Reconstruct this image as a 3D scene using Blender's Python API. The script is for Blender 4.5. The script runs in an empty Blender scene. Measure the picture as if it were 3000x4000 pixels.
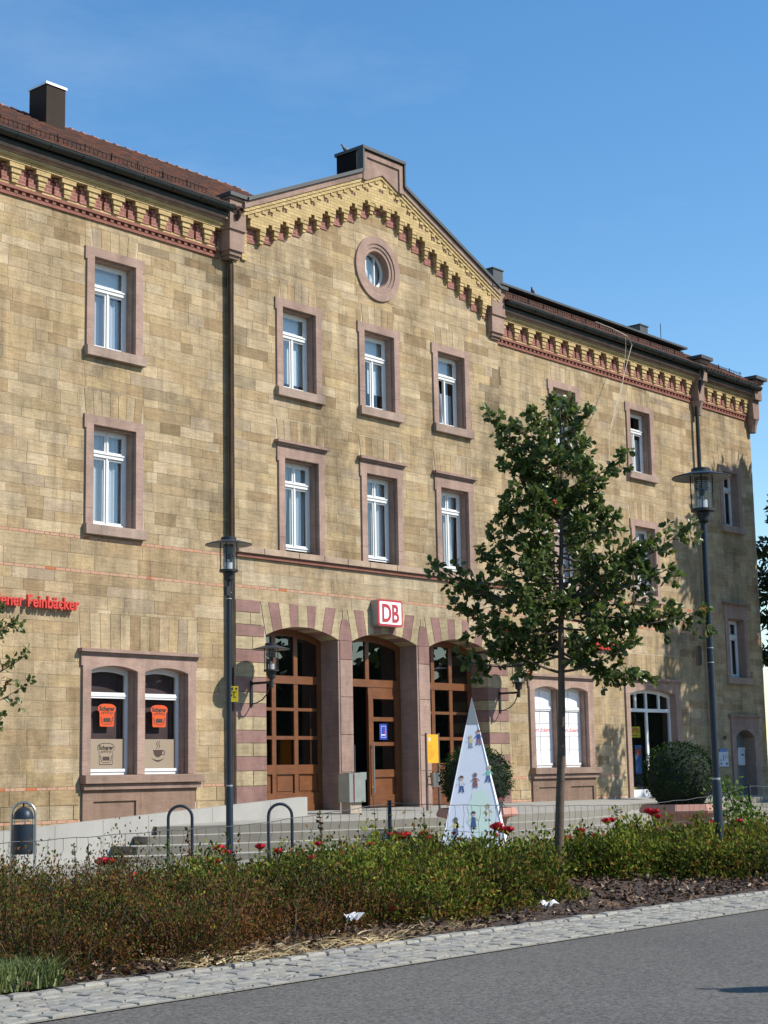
import bpy, bmesh, math, random
import numpy as np
from mathutils import Vector, Matrix, noise as mnoise
R = math.radians
random.seed(7); rng = np.random.default_rng(7)
sc = bpy.context.scene
col = sc.collection

# ------------------------------------------------------------------ camera, sky, sun, exposure
YAW, PITCH, ROLL, FPX = R(40.70), R(9.0725), R(-1.0902), 6400.0
CAM = Vector((0.0, -26.0, 1.5))
cam_d = bpy.data.cameras.new('camera'); cam = bpy.data.objects.new('camera', cam_d); col.objects.link(cam)
cam_d.sensor_fit = 'VERTICAL'; cam_d.sensor_height = 36.0; cam_d.lens = FPX/4000.0*36.0
cam_d.clip_start = 0.1; cam_d.clip_end = 3000
right = Vector((math.sin(YAW), -math.cos(YAW), 0)); fh = Vector((math.cos(YAW), math.sin(YAW), 0))
fwd = fh*math.cos(PITCH)+Vector((0, 0, math.sin(PITCH))); up = -fh*math.sin(PITCH)+Vector((0, 0, math.cos(PITCH)))
cr, sr = math.cos(ROLL), math.sin(ROLL)
r2 = right*cr+up*sr; u2 = -right*sr+up*cr
M4 = Matrix((( r2.x, u2.x, -fwd.x), (r2.y, u2.y, -fwd.y), (r2.z, u2.z, -fwd.z))).to_4x4(); M4.translation = CAM
cam.matrix_world = M4
sc.camera = cam

SUN = Vector((0.37, -0.65, 0.65)).normalized()          # towards the sun
world = bpy.data.worlds.new('World'); sc.world = world; world.use_nodes = True
wn = world.node_tree; bg = wn.nodes['Background']
sky = wn.nodes.new('ShaderNodeTexSky'); sky.sky_type = 'NISHITA'; sky.sun_disc = False
sky.sun_elevation = math.asin(SUN.z); sky.sun_rotation = math.atan2(SUN.x, SUN.y)
sky.altitude = 300; sky.air_density = 1.15; sky.dust_density = 0.2; sky.ozone_density = 1.6
hs = wn.nodes.new('ShaderNodeHueSaturation'); hs.inputs['Saturation'].default_value = 1.3; wn.links.new(sky.outputs[0], hs.inputs['Color'])
tcw = wn.nodes.new('ShaderNodeTexCoord'); mpw = wn.nodes.new('ShaderNodeMapping'); mpw.inputs['Scale'].default_value = (2.2, 2.2, 7.0); wn.links.new(tcw.outputs['Generated'], mpw.inputs[0])
cn = wn.nodes.new('ShaderNodeTexNoise'); cn.inputs['Scale'].default_value = 1.5; cn.inputs['Detail'].default_value = 7; cn.inputs['Roughness'].default_value = .6; wn.links.new(mpw.outputs[0], cn.inputs['Vector'])
cm = wn.nodes.new('ShaderNodeMapRange'); cm.inputs[1].default_value = .52; cm.inputs[2].default_value = .85; cm.inputs[3].default_value = 0; cm.inputs[4].default_value = .2; wn.links.new(cn.outputs[0], cm.inputs[0])
cx = wn.nodes.new('ShaderNodeMix'); cx.data_type = 'RGBA'; wn.links.new(cm.outputs[0], cx.inputs[0]); wn.links.new(hs.outputs[0], cx.inputs[6]); cx.inputs[7].default_value = (4.2, 4.9, 5.6, 1)
wn.links.new(cx.outputs[2], bg.inputs[0]); bg.inputs[1].default_value = 0.138
sun_d = bpy.data.lights.new('sun', 'SUN'); sun = bpy.data.objects.new('sun', sun_d); col.objects.link(sun)
sun_d.energy = 4.6; sun_d.angle = R(0.53); sun_d.color = (1.0, 0.945, 0.86)
sun.rotation_euler = SUN.to_track_quat('Z', 'Y').to_euler(); sun.location = (20, -40, 40)
vs = sc.view_settings; vs.view_transform = 'Standard'; vs.look = 'None'; vs.gamma = 1.0; vs.exposure = 0.42
try: vs.use_curve_mapping = False
except Exception: pass

# ------------------------------------------------------------------ helpers
def tag(o, label=None, cat=None, group=None, kind=None):
    if label: o['label'] = label
    if cat: o['category'] = cat
    if group: o['group'] = group
    if kind: o['kind'] = kind
    return o
ORG = {}
def empty(name, loc, label=None, cat=None, group=None, parent=None):
    o = bpy.data.objects.new(name, None); col.objects.link(o); o.empty_display_size = 0.2
    if parent:
        o.parent = parent; o.location = Vector(loc)-ORG[parent.name]
    else: o.location = loc
    ORG[o.name] = Vector(loc); tag(o, label, cat, group)
    return o
def link(name, me, mat=None, parent=None, loc=None, origin=True):
    """me has world coordinates; moved so that the object's origin is loc (or the parent's origin)"""
    o = bpy.data.objects.new(name, me); col.objects.link(o)
    if mat:
        me.materials.clear(); me.materials.append(mat)
    base = ORG[parent.name] if parent else Vector((0, 0, 0))
    L = Vector(loc) if loc is not None else base
    if L.length > 0: me.transform(Matrix.Translation(-L))
    if parent: o.parent = parent
    o.location = L-base; ORG[o.name] = L
    return o
class MB:
    def __init__(s): s.v = []; s.f = []; s.c = []; s.tint = None
    def poly(s, pts):
        n = len(s.v); s.v += [tuple(p) for p in pts]; s.f.append(tuple(range(n, n+len(pts)))); s.c.append(s.tint)
    def faces(s, vs, fs):
        n = len(s.v); s.v += [tuple(p) for p in vs]
        for f in fs: s.f.append(tuple(n+i for i in f)); s.c.append(s.tint)
    def box(s, x0, x1, y0, y1, z0, z1):
        s.faces([(x0,y0,z0),(x1,y0,z0),(x1,y1,z0),(x0,y1,z0),(x0,y0,z1),(x1,y0,z1),(x1,y1,z1),(x0,y1,z1)],
                [(0,3,2,1),(4,5,6,7),(0,1,5,4),(1,2,6,5),(2,3,7,6),(3,0,4,7)])
    def stone(s, x0, x1, z0, z1, yf, yb, b=0.012):
        j = 0.0045
        a = [(x0+b,yf,z0+b),(x1-b,yf,z0+b),(x1-b,yf,z1-b),(x0+b,yf,z1-b)]
        m = [(x0+j,yf+b,z0+j),(x1-j,yf+b,z0+j),(x1-j,yf+b,z1-j),(x0+j,yf+b,z1-j)]
        k = [(x0+j,yb,z0+j),(x1-j,yb,z0+j),(x1-j,yb,z1-j),(x0+j,yb,z1-j)]
        fs = [(0,1,2,3)]
        for o in (0, 4):
            for i in range(4): fs.append((o+i, o+4+i, o+4+(i+1)%4, o+(i+1)%4))
        s.faces(a+m+k, fs)
    def prism(s, pts, y0, y1):
        """pts: outline in (x,z), counter-clockwise seen from the front (-y)"""
        n = len(pts); a = [(x, y0, z) for x, z in pts]; b = [(x, y1, z) for x, z in pts]
        s.faces(a+b, [tuple(range(n)), tuple(range(2*n-1, n-1, -1))]+[(i, n+i, n+(i+1)%n, (i+1)%n) for i in range(n)])
    def slab(s, pts, z0, z1):
        n = len(pts); a = [(x, y, z0) for x, y in pts]; b = [(x, y, z1) for x, y in pts]
        s.faces(a+b, [tuple(range(n-1, -1, -1)), tuple(range(n, 2*n))]+[(i, (i+1)%n, n+(i+1)%n, n+i) for i in range(n)])
    def tube(s, path, r, n=8, cap=True):
        P = [Vector(p) for p in path]; rr = r if isinstance(r, (list, tuple)) else [r]*len(P)
        base = len(s.v); prev = None
        for i, p in enumerate(P):
            t = (P[min(i+1, len(P)-1)]-P[max(i-1, 0)]).normalized()
            if prev is None:
                q = Vector((0, 0, 1)) if abs(t.z) < .9 else Vector((1, 0, 0))
                a = t.cross(q).normalized()
            else: a = (prev-t*prev.dot(t)).normalized()
            prev = a; b = t.cross(a)
            for k in range(n):
                an = 2*math.pi*k/n; s.v.append(tuple(p+(a*math.cos(an)+b*math.sin(an))*rr[i]))
        for i in range(len(P)-1):
            for k in range(n):
                s.f.append((base+i*n+k, base+i*n+(k+1)%n, base+(i+1)*n+(k+1)%n, base+(i+1)*n+k)); s.c.append(s.tint)
        if cap:
            s.f.append(tuple(base+k for k in range(n-1, -1, -1))); s.c.append(s.tint)
            e = base+(len(P)-1)*n; s.f.append(tuple(e+k for k in range(n))); s.c.append(s.tint)
    def lathe(s, prof, cx, cy, n=24, rot=0.0):
        base = len(s.v)
        for r, z in prof:
            for k in range(n):
                a = 2*math.pi*k/n+rot; s.v.append((cx+r*math.cos(a), cy+r*math.sin(a), z))
        for i in range(len(prof)-1):
            for k in range(n):
                s.f.append((base+i*n+k, base+i*n+(k+1)%n, base+(i+1)*n+(k+1)%n, base+(i+1)*n+k)); s.c.append(s.tint)
    def mesh(s, name, smooth=False):
        me = bpy.data.meshes.new(name); me.from_pydata(s.v, [], s.f)
        if any(c is not None for c in s.c):
            at = me.color_attributes.new('tint', 'FLOAT_COLOR', 'CORNER')
            buf = []
            for f, c in zip(s.f, s.c):
                c = c or (1, 1, 1); buf += [c[0], c[1], c[2], 1.0]*len(f)
            at.data.foreach_set('color', buf)
        if smooth: me.polygons.foreach_set('use_smooth', [True]*len(me.polygons))
        me.update()
        return me
    def build(s, name, mat, parent=None, loc=None, smooth=False, kind=None, autosm=None):
        me = s.mesh(name, smooth)
        o = link(name, me, mat, parent, loc)
        if autosm:
            me.polygons.foreach_set('use_smooth', [True]*len(me.polygons))
            try: me.set_sharp_from_angle(angle=R(autosm))
            except Exception: pass
        if kind: o['kind'] = kind
        return o
def np_mesh(name, V, F, tint=None, smooth=False):
    """V (n,3) F (m,k) uniform polygons, tint (m,3) per face"""
    me = bpy.data.meshes.new(name); m, k = F.shape
    me.vertices.add(len(V)); me.vertices.foreach_set('co', np.asarray(V, np.float32).ravel())
    me.loops.add(m*k); me.loops.foreach_set('vertex_index', F.astype(np.int32).ravel())
    me.polygons.add(m); me.polygons.foreach_set('loop_start', np.arange(m, dtype=np.int32)*k)
    me.update(calc_edges=True)
    if tint is not None:
        at = me.color_attributes.new('tint', 'FLOAT_COLOR', 'CORNER')
        c = np.ones((m, k, 4), np.float32); c[:, :, :3] = np.asarray(tint)[:, None, :]
        at.data.foreach_set('color', c.ravel())
    if smooth: me.polygons.foreach_set('use_smooth', np.ones(m, bool))
    me.validate()
    return me
def px(X, Y, Z):
    d = Vector((X, Y, Z))-CAM; w = d.dot(fwd)
    return 1500+FPX*d.dot(r2)/w, 2000-FPX*d.dot(u2)/w, w

# ------------------------------------------------------------------ materials
def nn(t, typ, **k):
    n = t.nodes.new(typ)
    for a, b in k.items(): setattr(n, a, b)
    return n
def mat(name, color=None, rough=0.7, attr=False, var=0.0, vscale=3.0, grain=0.0, gscale=60.0, bump=0.0, bscale=40.0, metal=0.0, spec=0.5, streak=0.0, stain=0.0, sheen=None, coords='Object', trans=0.0, bdist=0.01):
    m = bpy.data.materials.new(name); m.use_nodes = True; t = m.node_tree; b = t.nodes['Principled BSDF']
    b.inputs['Roughness'].default_value = rough; b.inputs['Metallic'].default_value = metal
    b.inputs['Specular IOR Level'].default_value = spec
    tc = nn(t, 'ShaderNodeTexCoord')
    geo = nn(t, 'ShaderNodeNewGeometry')
    pos = geo.outputs['Position']
    if attr:
        a = nn(t, 'ShaderNodeAttribute', attribute_name='tint'); out = a.outputs['Color']
        if color:
            mx = nn(t, 'ShaderNodeMix', data_type='RGBA', blend_type='MULTIPLY'); mx.inputs[0].default_value = 1
            t.links.new(out, mx.inputs[6]); mx.inputs[7].default_value = (*color, 1); out = mx.outputs[2]
    else:
        c = nn(t, 'ShaderNodeRGB'); c.outputs[0].default_value = (*color, 1); out = c.outputs[0]
    def modulate(out, scale, lo, hi, detail=4, mapping=None, dim=None, ramp=None, rgh=0.6):
        n = nn(t, 'ShaderNodeTexNoise'); n.inputs['Scale'].default_value = scale; n.inputs['Detail'].default_value = detail; n.inputs['Roughness'].default_value = rgh
        if mapping:
            mp = nn(t, 'ShaderNodeMapping'); mp.inputs['Scale'].default_value = mapping; t.links.new(pos, mp.inputs[0]); t.links.new(mp.outputs[0], n.inputs['Vector'])
        else: t.links.new(pos, n.inputs['Vector'])
        mr = nn(t, 'ShaderNodeMapRange'); mr.inputs[1].default_value = ramp[0] if ramp else 0.25; mr.inputs[2].default_value = ramp[1] if ramp else 0.75
        mr.inputs[3].default_value = lo; mr.inputs[4].default_value = hi
        t.links.new(n.outputs[0], mr.inputs[0])
        mx = nn(t, 'ShaderNodeMix', data_type='RGBA', blend_type='MULTIPLY'); mx.inputs[0].default_value = 1
        t.links.new(out, mx.inputs[6]); t.links.new(mr.outputs[0], mx.inputs[7])
        return mx.outputs[2]
    if var: out = modulate(out, vscale, 1-var, 1+var)
    if streak: out = modulate(out, 2.2, 1-streak, 1+streak, 5, (1.2, 1.2, 9.0))
    if grain: out = modulate(out, gscale, 1-grain, 1+grain, 3, rgh=.8)
    if stain: out = modulate(out, 1.0, 1-stain*.55, 1.0+stain*.12, 5, (2.4, 2.4, .22), ramp=(.36, .60), rgh=.7)
    if stain: out = modulate(out, 0.55, 1-stain, 1.0, 6, (1.0, 1.0, .45), ramp=(.34, .50), rgh=.75)
    t.links.new(out, b.inputs['Base Color'])
    if bump:
        n = nn(t, 'ShaderNodeTexNoise'); n.inputs['Scale'].default_value = bscale; n.inputs['Detail'].default_value = 5; t.links.new(pos, n.inputs['Vector'])
        bp = nn(t, 'ShaderNodeBump'); bp.inputs['Strength'].default_value = bump; bp.inputs['Distance'].default_value = bdist
        t.links.new(n.outputs[0], bp.inputs['Height']); t.links.new(bp.outputs[0], b.inputs['Normal'])
    if trans:
        tr = nn(t, 'ShaderNodeBsdfTranslucent'); t.links.new(out, tr.inputs[0]); ms = nn(t, 'ShaderNodeMixShader'); ms.inputs[0].default_value = trans
        t.links.new(b.outputs[0], ms.inputs[1]); t.links.new(tr.outputs[0], ms.inputs[2]); t.links.new(ms.outputs[0], t.nodes['Material Output'].inputs[0])
    return m
def glass_mat(name, tintc=(.9, .95, .95), ior=1.5, rough=0.0, extra=0.0):
    m = bpy.data.materials.new(name); m.use_nodes = True; t = m.node_tree; t.nodes.clear()
    o = nn(t, 'ShaderNodeOutputMaterial'); tr = nn(t, 'ShaderNodeBsdfTransparent'); tr.inputs[0].default_value = (*tintc, 1)
    gl = nn(t, 'ShaderNodeBsdfGlossy'); gl.inputs['Roughness'].default_value = rough
    geo = nn(t, 'ShaderNodeNewGeometry'); dt = nn(t, 'ShaderNodeVectorMath', operation='DOT_PRODUCT'); t.links.new(geo.outputs['Incoming'], dt.inputs[0]); t.links.new(geo.outputs['Normal'], dt.inputs[1])
    ab = nn(t, 'ShaderNodeMath', operation='ABSOLUTE'); t.links.new(dt.outputs['Value'], ab.inputs[0])
    om = nn(t, 'ShaderNodeMath', operation='SUBTRACT'); om.inputs[0].default_value = 1.0; t.links.new(ab.outputs[0], om.inputs[1])
    pw = nn(t, 'ShaderNodeMath', operation='POWER'); pw.inputs[1].default_value = 5.0; t.links.new(om.outputs[0], pw.inputs[0])
    f0 = 2*((ior-1)/(ior+1))**2
    ad = nn(t, 'ShaderNodeMath', operation='MULTIPLY_ADD'); ad.inputs[1].default_value = 1-f0; ad.inputs[2].default_value = f0+extra; ad.use_clamp = True; t.links.new(pw.outputs[0], ad.inputs[0])
    ms = nn(t, 'ShaderNodeMixShader'); t.links.new(ad.outputs[0], ms.inputs[0]); t.links.new(tr.outputs[0], ms.inputs[1]); t.links.new(gl.outputs[0], ms.inputs[2])
    t.links.new(ms.outputs[0], o.inputs[0])
    return m
M = {}
M['stone'] = mat('sandstone', rough=.9, attr=True, var=.18, vscale=2.3, streak=.22, grain=.24, gscale=45, bump=.6, bscale=22, stain=.42, spec=.2)
M['mortar'] = mat('mortar', (.47, .385, .265), rough=.95, var=.15, vscale=2, grain=.1, bump=.3, bscale=60, stain=.3, spec=.2)
M['red'] = mat('red_sandstone', attr=True, rough=.9, var=.16, vscale=2.6, streak=.12, grain=.18, gscale=45, bump=.5, bscale=25, stain=.28, spec=.2)
M['orange'] = mat('orange_brick', attr=True, rough=.9, var=.15, vscale=8, grain=.1, bump=.3, spec=.2)
def brick_mat(name, c, mortar, var):
    m = mat(name, c, rough=.9, var=var, vscale=2.5, grain=.12, bump=.3, bscale=50, spec=.2)
    t = m.node_tree; b = t.nodes['Principled BSDF']; lk = b.inputs['Base Color'].links[0]; src = lk.from_socket
    geo = nn(t, 'ShaderNodeNewGeometry'); sp = nn(t, 'ShaderNodeSeparateXYZ'); t.links.new(geo.outputs['Position'], sp.inputs[0])
    ad = nn(t, 'ShaderNodeMath', operation='ADD'); t.links.new(sp.outputs[0], ad.inputs[0]); t.links.new(sp.outputs[1], ad.inputs[1])
    cb = nn(t, 'ShaderNodeCombineXYZ'); t.links.new(ad.outputs[0], cb.inputs[0]); t.links.new(sp.outputs[2], cb.inputs[1])
    br = nn(t, 'ShaderNodeTexBrick'); br.inputs['Scale'].default_value = 1.0; br.inputs['Brick Width'].default_value = .25; br.inputs['Row Height'].default_value = .078
    br.inputs['Mortar Size'].default_value = .009; br.inputs['Color1'].default_value = (1, 1, 1, 1); br.inputs['Color2'].default_value = (.78, .76, .74, 1); br.inputs['Mortar'].default_value = (*mortar, 1)
    t.links.new(cb.outputs[0], br.inputs['Vector'])
    mx = nn(t, 'ShaderNodeMix', data_type='RGBA', blend_type='MULTIPLY'); mx.inputs[0].default_value = 1
    t.links.new(src, mx.inputs[6]); t.links.new(br.outputs['Color'], mx.inputs[7]); t.links.new(mx.outputs[2], b.inputs['Base Color'])
    return m
M['ybrick'] = brick_mat('yellow_brick', (.53, .395, .195), (.62, .58, .5), .14)
M['rbrick'] = brick_mat('red_brick', (.25, .112, .088), (1.5, 1.6, 1.6), .14)
M['rband'] = mat('red_band_brick', (.23, .10, .072), rough=.9, var=.2, vscale=4, grain=.12, bump=.3, spec=.2)
M['white'] = mat('white_paint', (.70, .70, .68), rough=.45, var=.04, vscale=3)
M['darkmetal'] = mat('dark_sheet_metal', (.014, .012, .011), rough=.8, spec=.08, var=.25, vscale=2)
M['coping'] = mat('coping_metal', (.065, .065, .06), rough=.5, metal=.2, var=.2, vscale=2)
M['gutter'] = mat('gutter_metal', (.014, .019, .017), rough=.45, spec=.35, var=.3, vscale=3)
M['pipe'] = mat('downpipe_metal', (.060, .036, .020), rough=.7, spec=.2, var=.45, vscale=2.5)
M['tile'] = mat('roof_tile', attr=True, rough=.85, var=.22, vscale=1.2, grain=.18, gscale=30, spec=.25)
M['ridge'] = mat('ridge_tile', (.34, .17, .13), rough=.85, var=.2, vscale=4, spec=.25)
M['chim'] = mat('chimney_cladding', (.034, .024, .017), rough=.7, spec=.12, var=.25, vscale=1.2)
M['bright'] = mat('bright_sheet_metal', (.7, .71, .72), rough=.35, metal=.6)
M['wood'] = mat('varnished_oak', (.155, .056, .018), rough=.42, var=.22, vscale=3, streak=.2, grain=.1)
M['glass'] = glass_mat('window_glass', (.86, .90, .91), 1.6, extra=.03)
M['glass_door'] = glass_mat('door_glass', (.25, .27, .27), 1.6, extra=.04)
M['lampglass'] = glass_mat('lamp_glass', (.97, .98, .98), 1.3)
M['curtain'] = mat('white_curtain', (.78, .80, .82), rough=.9, trans=.35)
M['lace'] = mat('lace_curtain', (.64, .70, .77), rough=.9, trans=.3)
M['blind'] = mat('roller_blind', (.72, .80, .86), rough=.8, trans=.2)
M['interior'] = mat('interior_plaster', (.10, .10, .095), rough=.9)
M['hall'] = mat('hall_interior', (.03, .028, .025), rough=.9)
M['concrete'] = mat('concrete_slab', (.235, .225, .195), rough=.85, var=.10, vscale=1.3, grain=.10, gscale=70, bump=.15, bscale=60, stain=.12)
M['step'] = mat('worn_step_concrete', attr=True, rough=.85, var=.12, vscale=1.6, grain=.12, gscale=70, bump=.15, bscale=60, stain=.15)
M['concrete2'] = mat('cast_stone', (.36, .35, .315), rough=.85, var=.08, vscale=1.0, grain=.12, gscale=55, bump=.2, bscale=60, stain=.10)
M['steel'] = mat('stainless_steel', (.55, .54, .51), rough=.3, metal=.9)
M['blue'] = mat('blue_grey_paint', (.018, .028, .042), rough=.42, spec=.3, var=.1, vscale=2)
M['black'] = mat('black_plastic', (.012, .012, .013), rough=.5)
M['galv'] = mat('galvanised_steel', (.42, .43, .43), rough=.5, metal=.4, var=.2, vscale=5)
M['leaf'] = mat('whitebeam_leaf', attr=True, rough=.34, var=.15, vscale=6, trans=.42, spec=.40)
M['shrubleaf'] = mat('shrub_leaf', attr=True, rough=.65, trans=.30, spec=.10)
M['box'] = mat('boxwood_leaf', attr=True, rough=.6, trans=.12, spec=.1)
M['bark'] = mat('tree_bark', (.105, .072, .05), rough=.9, var=.3, vscale=9, grain=.25, gscale=35, bump=.6, bscale=30)
M['twig'] = mat('shrub_stem', (.07, .045, .028), rough=.9, var=.3, vscale=8)
M['berry'] = mat('orange_berry', (.55, .09, .015), rough=.35, var=.3, vscale=30)
M['rose'] = mat('red_petal', (.52, .008, .022), rough=.55, var=.25, vscale=20, trans=.15)
M['asphalt'] = mat('asphalt', (.108, .100, .088), rough=.88, var=.14, vscale=.35, grain=.85, gscale=34, bump=.6, bscale=90, spec=.3, bdist=.006)
M['soil'] = mat('bark_mulch_soil', (.055, .036, .024), rough=.95, var=.35, vscale=5, grain=.4, gscale=30, bump=1, bscale=14, bdist=.05)
M['chip'] = mat('bark_chip', attr=True, rough=.9)
M['sett'] = mat('granite_sett', attr=True, rough=.8, var=.12, vscale=4, grain=.22, gscale=60, bump=.5, bscale=25)
M['joint'] = mat('sett_joint', (.21, .195, .155), rough=.95, var=.2, vscale=3, grain=.3, gscale=40, bump=.4, bscale=50)
M['grass'] = mat('grass_blade', attr=True, rough=.6, trans=.25)
M['terra'] = mat('terracotta_stone', (.42, .215, .16), rough=.85, var=.12, vscale=3, grain=.12, bump=.2)
M['paper'] = mat('white_paper', (.55, .55, .55), rough=.8)
def flat(name, c, rough=.6, **k):
    if name not in M: M[name] = mat(name, c, rough=rough, **k)
    return M[name]

# ------------------------------------------------------------------ ground, road, plaza, platform
def ground_sheet(name, x0, x1, y0, y1, z, m, nx=1, ny=1):
    V = [(x0+(x1-x0)*i/nx, y0+(y1-y0)*j/ny, z) for j in range(ny+1) for i in range(nx+1)]
    F = [(j*(nx+1)+i, j*(nx+1)+i+1, (j+1)*(nx+1)+i+1, (j+1)*(nx+1)+i) for j in range(ny) for i in range(nx)]
    b = MB(); b.faces(V, F); return tag(b.build(name, m), kind='structure')
ground_sheet('ground', -1500, 1500, -1500, 1500, -0.06, mat('distant_ground', (.13, .13, .11), rough=.95, var=.2, vscale=.05))
ground_sheet('road', -120, 160, -70, -17.29, -0.012, M['asphalt'])
plaza = ground_sheet('plaza', -40, 130, -11.7, 14, -0.006, M['concrete'])
# the concrete slabs of the plaza in front of the steps
b = MB()
for i in range(24):
    for j in range(9):
        x = 12+i*.8; y = -11.6+j*1.0
        b.box(x+.004, x+.796, y+.004, y+.996, -.02, .004+random.uniform(0, .002))
b.build('paving_slab', M['concrete'], plaza, kind='stuff')

def edge_y(x, off=0.0):                       # front edge of the curved platform
    return min(-4.9+0.041*(x-29.3)**2, -2.0)-off
def zplat(y): return .70+(y+.2)*(.70-.59)/4.7 if y < -.2 else .70
plat = MB(); xs = np.linspace(21.03, 46, 60)
for a, c in zip(xs[:-1], xs[1:]):
    ya, yc = edge_y(a), edge_y(c)
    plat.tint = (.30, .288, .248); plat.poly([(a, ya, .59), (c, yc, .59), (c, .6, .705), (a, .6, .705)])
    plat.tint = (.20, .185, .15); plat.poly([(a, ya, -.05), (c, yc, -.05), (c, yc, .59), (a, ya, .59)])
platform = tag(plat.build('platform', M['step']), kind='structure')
steps = empty('entrance_steps', (29.3, -5, 0), None); steps['kind'] = 'structure'
for k, (top, off, xl) in enumerate([(.43, .36, 20.52), (.275, .72, 20.0), (.12, 1.08, 19.5)]):
    x = xl; seg = 0
    cuts = [xl]
    while cuts[-1] < 45: cuts.append(cuts[-1]+random.uniform(1.2, 1.9))
    for a, c in zip(cuts[:-1], cuts[1:]):
        s = MB(); n = 4; q = np.linspace(a+.004, c-.004, n+1)
        def yy(x): return edge_y(max(x, xl+.0)+ (0.45*(k+1) if x < 25 else .45*(k+1)*max(0, (29.3-x)/4.3)), off)
        front = [(x, yy(x)) for x in q]; back = [(x, min(yy(x)+.75, -2.02)) for x in q[::-1]]
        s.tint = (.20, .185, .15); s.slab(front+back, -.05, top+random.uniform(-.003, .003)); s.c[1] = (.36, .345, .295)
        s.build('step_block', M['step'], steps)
# ramp with its cast stone cheek wall
ramp = MB()
ramp.faces([(13, -2.0, .0), (25.3, -2.0, .695), (25.3, .0, .70), (13, .0, .0)], [(0, 1, 2, 3)])
tag(ramp.build('ramp', M['concrete']), kind='structure')
cheek = empty('ramp_wall', (20, -2, 0), 'pale cast stone ramp wall with sloping top beside the steps', 'wall')
xs = [13.0, 14.2, 15.35, 16.5, 17.6, 18.71, 19.81, 20.91, 22.55, 24.17, 25.27]
def ctop(x): return .63+(x-17.63)*(1.05-.63)/(25.25-17.63)
for a, c in zip(xs[:-1], xs[1:]):
    s = MB(); s.prism([(a+.004, -.05), (c-.004, -.05), (c-.004, ctop(c)), (a+.004, ctop(a))], -2.0, -1.74)
    s.build('wall_slab', M['concrete2'], cheek)

# ------------------------------------------------------------------ the station building
ST = empty('station_building', (29.9, -.2, 0), 'three storey yellow sandstone railway station with stepped brick gable', 'building')
XL, XP0, XP1, XR, XE = 14.2, 24.93, 34.85, 45.6, 49.45
TOP = 13.05
holes = []           # x0,x1,z0,z1 openings of the wall
excl = []            # x0,x1,z0,z1 where no facing stones are laid
CST = [(.394, .296, .172), (.380, .284, .167), (.412, .314, .189), (.347, .247, .136), (.390, .292, .174), (.432, .334, .209), (.367, .266, .150), (.360, .274, .178), (.396, .290, .157), (.305, .213, .115)]
WST = [16, 13, 12, 11, 11, 6, 11, 5, 10, 6]
def stone_tint():
    c = random.choices(CST, WST)[0]; f = random.uniform(.88, 1.12)
    return tuple(v*f for v in c)
def shade(c, d):
    k = random.uniform(1-d, 1+d); return tuple(v*k for v in c)
YEL = lambda: shade((.41, .325, .195), .07)
RED = lambda: shade((.265, .155, .130), .10)
PINK = lambda: shade((.345, .235, .185), .08)

def pane(p, x0, x1, z0, z1, y, m='glass', name='pane'):
    s = MB(); s.poly([(x0, y, z0), (x1, y, z0), (x1, y, z1), (x0, y, z1)]); return s.build(name, M[m], p)
def arc_z(x, xc, w, zs, rise):
    h = w/2; Rr = (h*h+rise*rise)/(2*rise); return zs+rise-(Rr-math.sqrt(max(Rr*Rr-(x-xc)**2, 0)))
def wavy(p, x0, x1, z0, z1, y, m, amp=.02, per=.11, taper=0.0, name='curtain'):
    n = max(8, int((x1-x0)/.02)); V = []; F = []
    for i in range(n+1):
        t = i/n; x = x0+(x1-x0)*t; xb = x0+(x1-x0)*t*(1-taper)
        yo = amp*math.sin(2*math.pi*x/per+.7*math.sin(9*x))
        V += [(xb, y+yo*1.2, z0), (x, y+yo, z1)]
    for i in range(n): F.append((2*i, 2*i+2, 2*i+3, 2*i+1))
    s = MB(); s.faces(V, F); return s.build(name, M[m], p, smooth=True)
def surround(xc, yp, zb, zt, wo, jw=.195, head=.19, name='window_surround'):
    x0, x1 = xc-wo/2, xc+wo/2
    s = MB(); s.tint = PINK()
    yf, yb = yp-.05, yp+.32
    zj = zb+(zt-zb)*random.uniform(.15, .22)
    for (a, c) in ((x0-jw, x0), (x1, x1+jw)):
        s.tint = PINK(); s.box(a, c, yf, yb, zb, zj-.003); s.tint = PINK(); s.box(a, c, yf, yb, zj+.002, zt)
    s.tint = PINK(); s.box(x0-jw, x1+jw, yf+.001, yb, zt, zt+head)
    for (a, c) in ((x0-jw-.045, x0-jw), (x1+jw, x1+jw+.045)): s.box(a, c, yf+.002, yp+.02, zt-.09, zt+head)
    s.tint = tuple(v*.93 for v in PINK())
    i = .04
    s.box(x0, x0+i, yp+.05, yb-.002, zb, zt); s.box(x1-i, x1, yp+.05, yb-.002, zb, zt); s.box(x0+i, x1-i, yp+.051, yb-.003, zt-i, zt)
    o = s.build(name, M['red'], ST)
    holes.append((x0-jw+.02, x1+jw-.02, zb-.02, zt+head-.02)); excl.append((x0-jw-.03, x1+jw+.03, zb-.01, zt+head))
    return o
def sill(o, xc, yp, zb, w, h=.22, proj=.13):
    s = MB(); s.tint = tuple(v*f for v, f in zip(PINK(), (1.02, 1.1, 1.1)))
    s.stone(xc-w/2, xc+w/2, zb-h, zb, yp-proj, yp+.3, .012)
    s.build('sill', M['red'], o); excl.append((xc-w/2, xc+w/2, zb-h, zb))
def hood(o, xc, yp, z0, w, h=.11):
    s = MB(); s.tint = tuple(v*.9 for v in PINK())
    s.box(xc-w/2+.05, xc+w/2-.05, yp-.09, yp+.05, z0, z0+h*.45)
    s.box(xc-w/2, xc+w/2, yp-.15, yp+.05, z0+h*.45, z0+h)
    s.build('hood', M['red'], o); excl.append((xc-w/2, xc+w/2, z0, z0+h))
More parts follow.
